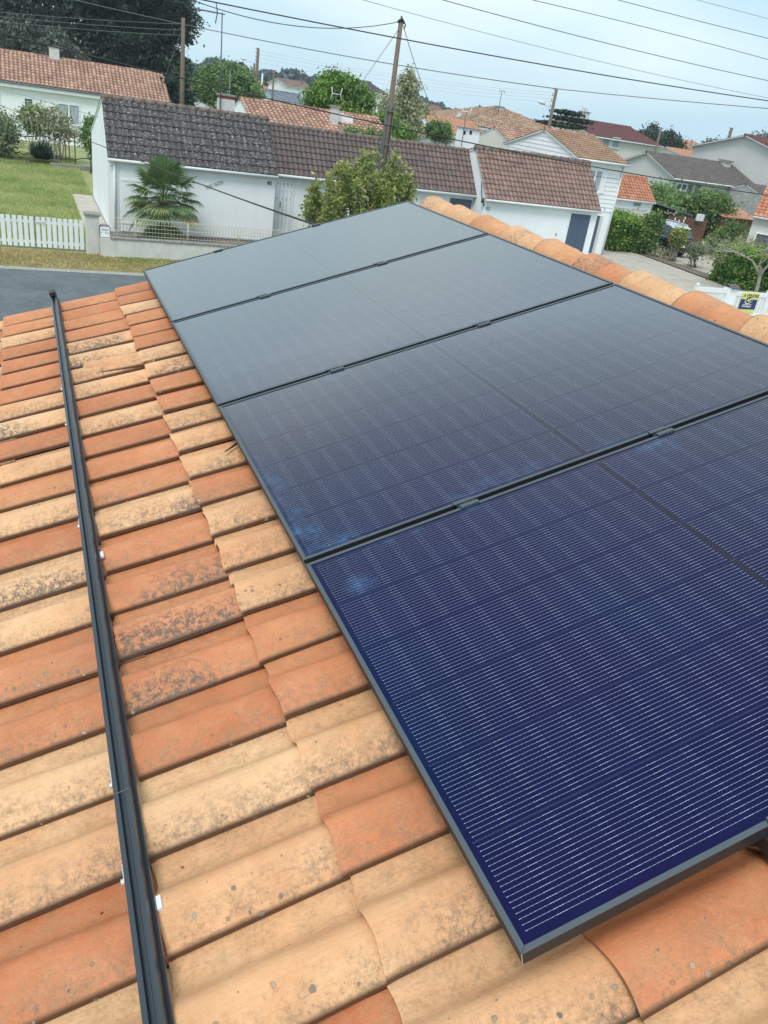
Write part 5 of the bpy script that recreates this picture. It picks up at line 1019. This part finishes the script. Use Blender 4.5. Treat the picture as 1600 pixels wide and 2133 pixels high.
# ================================================================== POLES AND ANTENNAS
def upole(label, px0, py0, Yd, r=.11, z0=0., name='utility_pole', m='wood', tone=None, insul=0, side=-1, lamp=None):
    top = atY(px0, py0, Yd); g = thing(name, (top[0], Yd, z0), label, 'pole', 'utility poles'); mb = MB(); mb.tube([(top[0], Yd, z0), (top[0], Yd, top[2])], [r*1.25, r*.8], 10); mb.build('shaft', M[m], g)
    for k in range(insul):
        z = top[2]-.12-k*.32; mb = MB(); mb.tube([(top[0], Yd, z), (top[0]+side*.20, Yd, z), (top[0]+side*.20, Yd, z+.12)], [.015, .015, .035], 5); mb.build('insulator', M['cable'], g)
    if lamp:
        q = atY(lamp[0], lamp[1], Yd); c = atY(lamp[2], lamp[3], Yd); mb = MB(); mb.tube([(top[0], Yd, c[2]), (c[0], Yd, c[2]+.02), (q[0]+.1, Yd, q[2])], .03, 6); mb.build('lamp_arm', M['gutter'], g)
        mb = MB(); mb.tube([q+np.array([.28, 0, -.04]), q, q+np.array([-.3, 0, .07])], [.06, .11, .05], 8); mb.build('lamp_head', M['gutter'], g)
    return g, top
gm, mtop = upole('tall wooden pole in the middle, its lower half strapped to a grey steel post', 836, 40, 25.6, .10)
mb = MB()
for s in (-.12, .12): mb.box((mtop[0]+s-.018, 25.5, 0), (mtop[0]+s+.018, 25.7, 5.4))
mb.build('steel_support', M['greypole'], gm)
for z in (5.25, 4.1): mb = MB(); mb.box((mtop[0]-.15, 25.48, z-.03), (mtop[0]+.15, 25.72, z+.03)); mb.build('steel_collar', M['greypole'], gm)
mb = MB(); mb.tube([(mtop[0]-.12, 25.6, mtop[2]-.10), (mtop[0], 25.5, mtop[2]+.0), (mtop[0]+.12, 25.6, mtop[2]-.10)], .045, 6); mb.tube([(mtop[0], 25.6, mtop[2]-.05), (mtop[0], 25.6, mtop[2]+.10)], .03, 6); mb.build('pole_head', M['cable'], gm)
mb = MB(); mb.tube([(mtop[0]+.11, 25.6, mtop[2]-.05), (mtop[0]+.20, 25.6, mtop[2]-.16), (mtop[0]+.14, 25.6, mtop[2]-.28)], .022, 6); mb.build('cable_loop', M['cable'], gm)
p2, p2t = upole('lichened wooden pole in front of the dark cypress', 382, 37, 57, .15, insul=0)
p3, p3t = upole('leaning looking pole with street lamp, right of the hipped roof', 1160, 184, 44, .12, insul=5, lamp=(1128, 214, 1140, 222))
p4, p4t = upole('tall brown pole with stacked insulators, right of the antenna mast', 538, 100, 78, .16, insul=6)
upole('thinner pole with street lamp, just left of the tall brown pole', 530, 132, 82, .12, lamp=(507, 123, 518, 128))
upole('short pole with small lamp left of the insulator poles', 525, 140, 90, .11)
upole('slim pale concrete pole right of the tall brown pole', 547, 153, 84, .10, m='gutter')
upole('slim dark pole before the blue grey roof', 571, 147, 88, .11)
upole('slim grey lamp post behind the feathery green tree', 480, 146, 60, .05, m='greypole', name='lamp_post')
upole('tilted wooden pole before the broad skyline trees', 1378, 266, 58, .11, insul=3, side=1)
upole('dark pole at the right border above the big blank gable', 1525, 266, 56, .16, insul=5)
upole('thin pole before the salmon skyline house', 1442, 290, 118, .13)
upole('thin leaning looking pole in front of the low salmon roofs', 1474, 284, 118, .09)
upole('small distant pole behind the peak of the hipped roof', 1031, 221, 90, .14)
def antenna(label, base, top, kind='yagi', boom=1.0, ang=0., group='roof antennas', r=.018):
    g = thing('tv_antenna', base, label, 'antenna', group); base, top = np.array(base, float), np.array(top, float)
    mb = MB(); mb.tube([base, top], r, 6); mb.build('mast', M['greycable'], g)
    d = np.array([math.cos(ang), math.sin(ang), 0.]); e = np.array([-d[1], d[0], 0.])
    if kind == 'yagi':
        o = top-np.array([0, 0, .05]); mb = MB(); mb.tube([o+d*.12, o-d*boom], r*.8, 5); mb.build('boom', M['greycable'], g)
        mb = MB(); n = 9
        for k in range(n): c = o-d*boom*(.25+.75*k/(n-1)); mb.tube([c-e*.10-np.array([0, 0, .03]), c+e*.10+np.array([0, 0, .03])], r*.9, 4)
        for s in (-1, 1): mb.tube([o-d*.2, o-d*.28+np.array([0, 0, s*.38])], r*.8, 4); 
        mb.build('elements', M['greycable'], g)
    else:
        mb = MB()
        for s in (-1, 1): mb.tube([top+d*s*.28+np.array([0, 0, .30]), top+d*s*.22+np.array([0, 0, .02]), top+d*s*.30+np.array([0, 0, -.28])], r*1.2, 5)
        mb.tube([top-d*.25, top+d*.25], r, 5); mb.build('elements', M['gutter'], g)
    return g
a_, b_ = atY(459, 222, 33.7), atY(463, 26, 33.7); antenna('tall grey antenna mast with a long comb like aerial, left of centre', (a_[0], 33.7, a_[2]-.6), b_, 'yagi', 1.15, .12, r=.028)
a_, b_ = atY(697, 222, 38.1), atY(701, 196, 38.1); antenna('white curved antenna on the chimney of the clay roofed house', a_, b_, 'bow')
a_, b_ = atY(1038, 232, 69), atY(1046, 188, 69); antenna('slim antenna beside the chimney of the hipped roof', a_, b_, 'bow', group='roof antennas', r=.03)
a_, b_ = atY(1213, 265, 66), atY(1219, 225, 66); antenna('cluster antenna on the chimney of the wine red roof', a_, b_, 'bow', r=.03)
a_, b_ = atY(629, 178, 120), atY(630, 152, 120); antenna('tiny antenna over the dark brown roof near the round tree', a_, b_, 'bow', r=.05)
a_, b_ = atY(961, 305, 35.2), atY(972, 233, 35.2); antenna('plain mast rising beside the two holed chimney block', a_, b_, 'bow', r=.02)
p = atY(957, 242, 68); g = thing('satellite_dish', p, 'white satellite dish above the wide brown roof', 'satellite dish'); mb = MB(); pr = [mb.tube([p+np.array([0, .12, -.02]), p+np.array([0, .05, 0]), p+np.array([0, -.02, .0])], [.05, .24, .30], 16)]; mb.build('dish', M['gutter'], g); mb = MB(); mb.tube([p+np.array([0, .1, 0]), p+np.array([0, .15, -.9])], .04, 6); mb.build('bracket', M['greycable'], g)

# ================================================================== WIRES
def wire(label, pts, r, m='cable', ext=(0, 0), name='overhead_cable', n=26, sag=0., grp='overhead cables across the street'):
    P = np.array([atY(*q) if len(q) == 3 else q[1] for q in pts], float)
    t = np.linspace(0, 1, len(P)) if len(P) < 3 else np.concatenate([[0], np.cumsum(np.linalg.norm(np.diff(P, axis=0), axis=1))])
    t = t/t[-1]; dg = min(2, len(P)-1); tt = np.linspace(-ext[0], 1+ext[1], n); cs = [np.polyval(np.polyfit(t, P[:, k], dg), tt) for k in range(3)]
    Q = np.stack(cs, 1); Q[:, 2] -= sag*4*np.clip(tt*(1-tt), 0, 1)
    mb = MB(); mb.tube(list(Q), r, 5, cap=False); tag(mb.build(name, M[m]), label, 'cable', grp)
Yw = 19
wire('thick black cable crossing the sky from top left to the right border', [(424, 0, Yw), (820, 78, Yw), (1220, 150, Yw), (1600, 210, Yw)], .016, ext=(.8, .6))
wire('cable sagging from the top left to the head of the middle pole', [(400, 0, 24), (707, 59, 25.1), ('p', (mtop[0]-.1, 25.6, mtop[2]-.1))], .013, ext=(.8, 0))
wire('cable running from the upper left to the lamp pole on the right', [(388, 52, 57), (820, 134, 50), (1160, 185, 44)], .026, 'greycable', ext=(.5, 0))
wire('cable leaving the lamp pole towards the right border', [(1160, 185, 44), (1380, 207, 40), (1600, 226, 36)], .022, 'greycable', ext=(0, .4))
wire('faint thin wire directly above the thick black cable', [(757, 0, Yw), (1220, 121, Yw), (1600, 204, Yw)], .008, 'thincable', ext=(.8, .6))
wire('second sky wire up from the thick black cable', [(923, 0, Yw), (1220, 79, Yw), (1600, 168, Yw)], .010, 'cable', ext=(1.3, .6))
wire('third sky wire up from the thick black cable', [(1110, 0, Yw), (1370, 63, Yw), (1600, 124, Yw)], .009, 'cable', ext=(2, .6))
wire('fourth sky wire up, near the top right corner', [(1288, 0, Yw), (1445, 41, Yw), (1600, 80, Yw)], .009, 'cable', ext=(3, .6))
wire('topmost sky wire cutting the top right corner', [(1453, 0, Yw), (1600, 39, Yw)], .008, 'thincable', ext=(6, .6))
wire('thick black cable passing low in front of all the roofs', [(0, 69, Yw), (420, 172, Yw), (820, 265, Yw), (1220, 344, Yw), (1600, 407, Yw)], .017, ext=(.5, .4))
wire('thin service wire from the brown roof ridge to the sided house', [('p', (17.3, 27.2, 4.05)), (1130, 349, 28), ('p', (26.7, 30.1, 3.7))], .010, 'cable', name='service_wire')
wire('service cable dropping from the left border to the roof with the panels', [(0, 219, 21), (230, 311, 13), ('p', tuple(atY(660, 469, .30)))], .008, 'cable', ext=(.5, 0), name='service_wire')
wire('thin grey wire before the wall of the left house', [(0, 184, 32), (235, 252, 30)], .012, 'thincable', ext=(.6, .0))
for i, (y0, y1) in enumerate(((25, 50), (34, 63), (45, 74))):
    wire('grey wire before the dark cypress ending at the left pole, %s of three' % ('top', 'middle', 'bottom')[i], [(0, y0, 57), (190, (y0+y1)/2+3, 57), (380, y1, 57)], .018, 'greycable', ext=(.5, 0))
for i, (dy0, dy1) in enumerate(((106, 193), (113, 199), (121, 206), (130, 213))):
    wire('faint distant line between the tall brown pole and the lamp pole, %s' % ('uppermost', 'second from top', 'third from top', 'lowest')[i], [(540, dy0, 78), (850, dy0+(dy1-dy0)*.62, 62), (1157, dy1, 44)], .006, 'thincable', grp='faint distant power lines')
wire('stay wire slanting left from the middle pole', [(830, 62, 25.5), (762, 160, 36)], .012, 'thincable', ext=(0, 2.2), name='stay_wire', grp='stay wires of the middle pole')
wire('stay wire slanting right from the middle pole', [(840, 52, 25.7), (870, 150, 29), (925, 272, 36)], .014, 'thincable', ext=(0, .6), name='stay_wire', grp='stay wires of the middle pole')
wire('stay wire of the left pole before the cypress', [(376, 70, 57), (347, 152, 57)], .02, 'greycable', ext=(0, .6), name='stay_wire', grp='stay wires')

# ================================================================== CAR
def car():
    X0, Y0 = 32.95, 33.6; L_, hw = 2.3, .92
    g = thing('parked_car', (X0, Y0, 0), 'black estate car with silver roof rails parked behind the shrubs, seen from its rear corner', 'car')
    g['label'] = 'black car with silver roof rails parked behind the shrubs, seen from its rear corner'
    def P(x, y, z): return (X0+x, Y0+y, z)
    # lower body: stations along y with a cross section
    st = [(-2.32, .80, .42, .86), (-2.27, .88, .32, 1.02), (-1.9, .92, .26, 1.06), (-1.0, .93, .24, 1.04), (0, .93, .24, 1.02), (.9, .93, .24, 1.00), (1.6, .91, .26, .95), (2.1, .84, .32, .84), (2.28, .70, .42, .70)]
    mb = MB(); rings = []
    for y, w, z0, z1 in st:
        sec = [(-w+.06, z0), (-w, z0+.10), (-w-.005, z0+.38), (-w+.015, z1-.10), (-w+.08, z1), (w-.08, z1), (w-.015, z1-.10), (w+.005, z0+.38), (w, z0+.10), (w-.06, z0)]
        rings.append([P(x, y, z) for x, z in sec])
    n = len(rings[0])
    for a, b in zip(rings[:-1], rings[1:]):
        for k in range(n): k2 = (k+1) % n; mb.poly([a[k], b[k], b[k2], a[k2]], smooth=False)
    mb.poly(rings[0]); mb.poly(rings[-1][::-1]); mb.build('body', M['carpaint'], g, bevel=.02)
    # cabin
    cs = [(-2.20, .78, 1.04, 1.06), (-1.98, .70, 1.04, 1.52), (-1.7, .66, 1.04, 1.60), (-.6, .66, 1.02, 1.66), (.3, .65, 1.01, 1.62), (1.2, .74, 1.0, 1.03)]
    mb = MB(); R_ = [[P(-.84 if y > -2.1 else -.78, y, z0), P(-w, y, z1), P(w, y, z1), P(.84 if y > -2.1 else .78, y, z0)] for y, w, z0, z1 in cs]
    for a, b in zip(R_[:-1], R_[1:]):
        for k in range(3): mb.poly([a[k], b[k], b[k+1], a[k+1]])
    mb.build('cabin_glass', M['carglass'], g)
    mb = MB()
    rf = [(-2.04, .69, 1.515), (-1.7, .655, 1.612), (-.6, .655, 1.672), (.3, .64, 1.635)]
    for a, b in zip(rf[:-1], rf[1:]): mb.hexa([P(-a[1], a[0], a[2]-.02), P(a[1], a[0], a[2]-.02), P(b[1], b[0], b[2]-.02), P(-b[1], b[0], b[2]-.02), P(-a[1]+.04, a[0], a[2]+.02), P(a[1]-.04, a[0], a[2]+.02), P(b[1]-.04, b[0], b[2]+.02), P(-b[1]+.04, b[0], b[2]+.02)])
    mb.build('roof', M['carroof'], g)
    for s in (-1, 1):
        for y0, y1, zt in ((-1.92, -1.80, 1.56), (-.95, -.86, 1.64), (.28, .40, 1.60)):
            mb = MB(); mb.hexa([P(s*.845, y0, 1.02), P(s*.86, y0, 1.02), P(s*.86, y1, 1.02), P(s*.845, y1, 1.02), P(s*.665, y0+.02, zt), P(s*.68, y0+.02, zt), P(s*.68, y1, zt), P(s*.665, y1, zt)]); mb.build('pillar', M['carpaint'], g)
        mb = MB(); mb.tube([P(s*.60, -1.75, 1.64), P(s*.60, -1.6, 1.70), P(s*.60, -.6, 1.745), P(s*.59, .1, 1.71), P(s*.59, .25, 1.66)], .022, 6); mb.build('roof_rail', M['steelw'], g)
        mb = MB(); mb.box(P(s*.925-.012, -1.2, .36), P(s*.925+.012, 1.2, .40)); mb.build('side_trim', M['steelw'], g)
        mb = MB(); mb.box(P(s*.93-.012, -1.85, 1.0), P(s*.88+.012, 1.1, 1.03)) if s < 0 else mb.box(P(.87, -1.85, 1.0), P(.94, 1.1, 1.03)); mb.build('window_trim', M['steelw'], g)
        mb = MB(); mb.hexa([P(s*.58, -2.345, .80), P(s*.90, -2.26, .80), P(s*.90, -2.05, .80), P(s*.58, -2.25, .80), P(s*.60, -2.30, 1.0), P(s*.88, -2.24, 1.0), P(s*.88, -2.03, 1.0), P(s*.60, -2.20, 1.0)]); mb.build('tail_light', M['lamp_red'], g)
        for y in (-1.42, 1.42):
            mb = MB(); mb.tube([P(s*.72, y, .33), P(s*.945, y, .33)], .33, 24); wl_ = mb.build('wheel', M['tyre'], g)
            mb = MB(); mb.tube([P(s*.90, y, .33), P(s*.950, y, .33)], [.21, .215], 20)
            mb.build('rim', M['alu'], wl_)
            mb = MB()
            for k in range(5): a = k*1.2566; c, d = math.cos(a), math.sin(a); mb.hexa([P(s*.952, y+c*.06-d*.02, .33+d*.06+c*.02), P(s*.952, y+c*.2-d*.03, .33+d*.2+c*.03), P(s*.952, y+c*.2+d*.03, .33+d*.2-c*.03), P(s*.952, y+c*.06+d*.02, .33+d*.06-c*.02), P(s*.962, y+c*.06-d*.02, .33+d*.06+c*.02), P(s*.962, y+c*.2-d*.03, .33+d*.2+c*.03), P(s*.962, y+c*.2+d*.03, .33+d*.2-c*.03), P(s*.962, y+c*.06+d*.02, .33+d*.06-c*.02)])
            mb.build('spokes', M['steelw'], wl_)
    mb = MB(); mb.hexa([P(-.05, -2.335, .90), P(0, -2.335, .82), P(.05, -2.335, .90), P(0, -2.335, .98), P(-.05, -2.36, .90), P(0, -2.36, .82), P(.05, -2.36, .90), P(0, -2.36, .98)]); mb.build('badge', M['steelw'], g)
    mb = MB(); mb.box(P(-.26, -2.37, .58), P(.26, -2.345, .69)); mb.build('number_plate', M['pvc'], g)
    mb = MB(); mb.box(P(-.86, -2.36, .36), P(.86, -2.30, .52)); mb.build('bumper', M['black'], g)
    mb = MB(); mb.box(P(-.62, -2.12, 1.50), P(.62, -1.96, 1.53)); mb.build('spoiler', M['carpaint'], g)
car()

# ================================================================== WHITE FENCE AND SALE SIGN
YF = 17.6
def pvcfence(label, x0, x1, zt, zb, s0, s1):
    g = thing('slatted_fence', ((x0+x1)/2, YF, 0), label, 'fence', 'white fence panels by the gravel drive')
    for a, b in ((zt-.16, zt), (zb, zb+.14)): mb = MB(); mb.box((x0, YF-.03, a), (x1, YF+.03, b)); mb.build('rail', M['pvc'], g)
    mb = MB(); n = int((x1-x0)/.135); w = (x1-x0)/n
    for k in range(n): mb.box((x0+w*k+.0, YF-.014, zb+.14), (x0+w*k+w*.55, YF+.014, zt-.16))
    mb.build('slats', M['pvc'], g)
pvcfence('white slatted fence panel left of the tile capped post', 21.72, 23.10, 1.12, .25, 0, 0)
pvcfence('white slatted fence panel carrying the sale sign', 23.52, 25.18, 1.05, .12, 0, 0)
pvcfence('white slatted fence panel cut by the right border', 25.40, 27.2, 1.08, .12, 0, 0)
for x, lb, w, zt in ((21.64, 'white fence post with ball top at the left end of the fence', .06, 1.15), (25.29, 'white fence post between the sale sign and the right border', .08, 1.14)):
    g = thing('fence_post', (x, YF, 0), lb, 'post', 'white fence posts'); mb = MB(); mb.box((x-w, YF-w, 0), (x+w, YF+w, zt)); mb.build('shaft', M['pvc'], g)
    mb = MB(); mb.tube([(x, YF, zt), (x, YF, zt+.03), (x, YF, zt+.08), (x, YF, zt+.12)], [.03, .065, .065, .02], 10); mb.build('ball_cap', M['pvc'], g)
g = thing('tile_capped_post', (23.31, YF, 0), 'thick white masonry post topped with small dark roof tiles', 'post'); mb = MB(); mb.box((23.12, YF-.16, 0), (23.50, YF+.2, 1.17)); mb.build('shaft', M['white2'], g)
mb = MB(); slope(mb, (23.08, YF-.22, 1.18), (1, 0, 0), (0, .25, .10), .46, .27, .15, .14, .03, .015, random.Random(4)); slope(mb, (23.54, YF+.27, 1.18), (-1, 0, 0), (0, -.25, .10), .46, .27, .15, .14, .03, .015, random.Random(5)); mb.build('tile_cap', TM['grey'], g)
g = thing('sale_sign', (24.32, YF-.05, .4), 'yellow and navy property sale sign reading A VENDRE on the white fence', 'sign')
sx0, sx1, sz0, sz1 = 23.90, 24.76, .28, 1.03; ys = YF-.045
mb = MB(); mb.box((sx0, ys, sz0), (sx1, ys+.012, sz1)); mb.build('board', M['yellow'], g)
mb = MB(); mb.box((sx0+.002, ys-.003, sz0+.13), (sx1-.002, ys-.0005, sz1-.24)); mb.build('navy_field', M['navy'], g)
text_mesh('heading', 'A VENDRE', g, M['black'], .165, ((sx0+sx1)/2+.03, ys-.002, sz1-.115), (R(90), 0, 0), .001, shear=.25, bold=.004)
def ellipse(name, m, cx, cz, a, b, rot, y0, y1):
    mb = MB(); pts = [(cx+a*math.cos(t)*math.cos(rot)-b*math.sin(t)*math.sin(rot), cz+a*math.cos(t)*math.sin(rot)+b*math.sin(t)*math.cos(rot)) for t in [2*math.pi*k/32 for k in range(32)]]; mb.prism(pts, 'y', y0, y1); mb.build(name, m, g)
cx, cz = (sx0+sx1)/2-.02, sz1-.27
ellipse('logo_rim', M['pvc'], cx, cz, .19, .145, .35, ys-.006, ys-.0035); ellipse('logo_disc', M['black'], cx+.005, cz+.01, .168, .125, .35, ys-.009, ys-.0065)
text_mesh('logo_letters', 'AJP', g, mat('logo_yellow_green', (.62, .75, .25), .5, var=.02), .17, (cx+.01, ys-.0105, cz+.01), (R(90), -.2, 0), .001, shear=.3, bold=.006)
mb = MB(); mb.box((cx-.26, ys-.006, sz1-.445), (cx+.22, ys-.0035, sz1-.43)); mb.build('white_line', M['pvc'], g)
text_mesh('white_text', 'IMMOBILIER', g, M['pvc'], .085, (cx-.02, ys-.005, sz1-.51), (R(90), 0, 0), .001, bold=.002)

# ================================================================== AIR
mb = MB(); mb.box((-420, -60, -1), (620, 470, 30)); hz = mb.build('haze', []); hz['kind'] = 'stuff'; hz['label'] = 'thin bluish air between the roof and the far woods'
hm = bpy.data.materials.new('haze_air'); hm.use_nodes = True; ht = hm.node_tree; ht.nodes.remove(ht.nodes['Principled BSDF'])
pv = ht.nodes.new('ShaderNodeVolumePrincipled'); pv.inputs['Color'].default_value = (.86, .93, 1, 1); pv.inputs['Density'].default_value = .00045; pv.inputs['Anisotropy'].default_value = .2
ht.links.new(pv.outputs[0], ht.nodes['Material Output'].inputs['Volume']); hz.data.materials.append(hm)
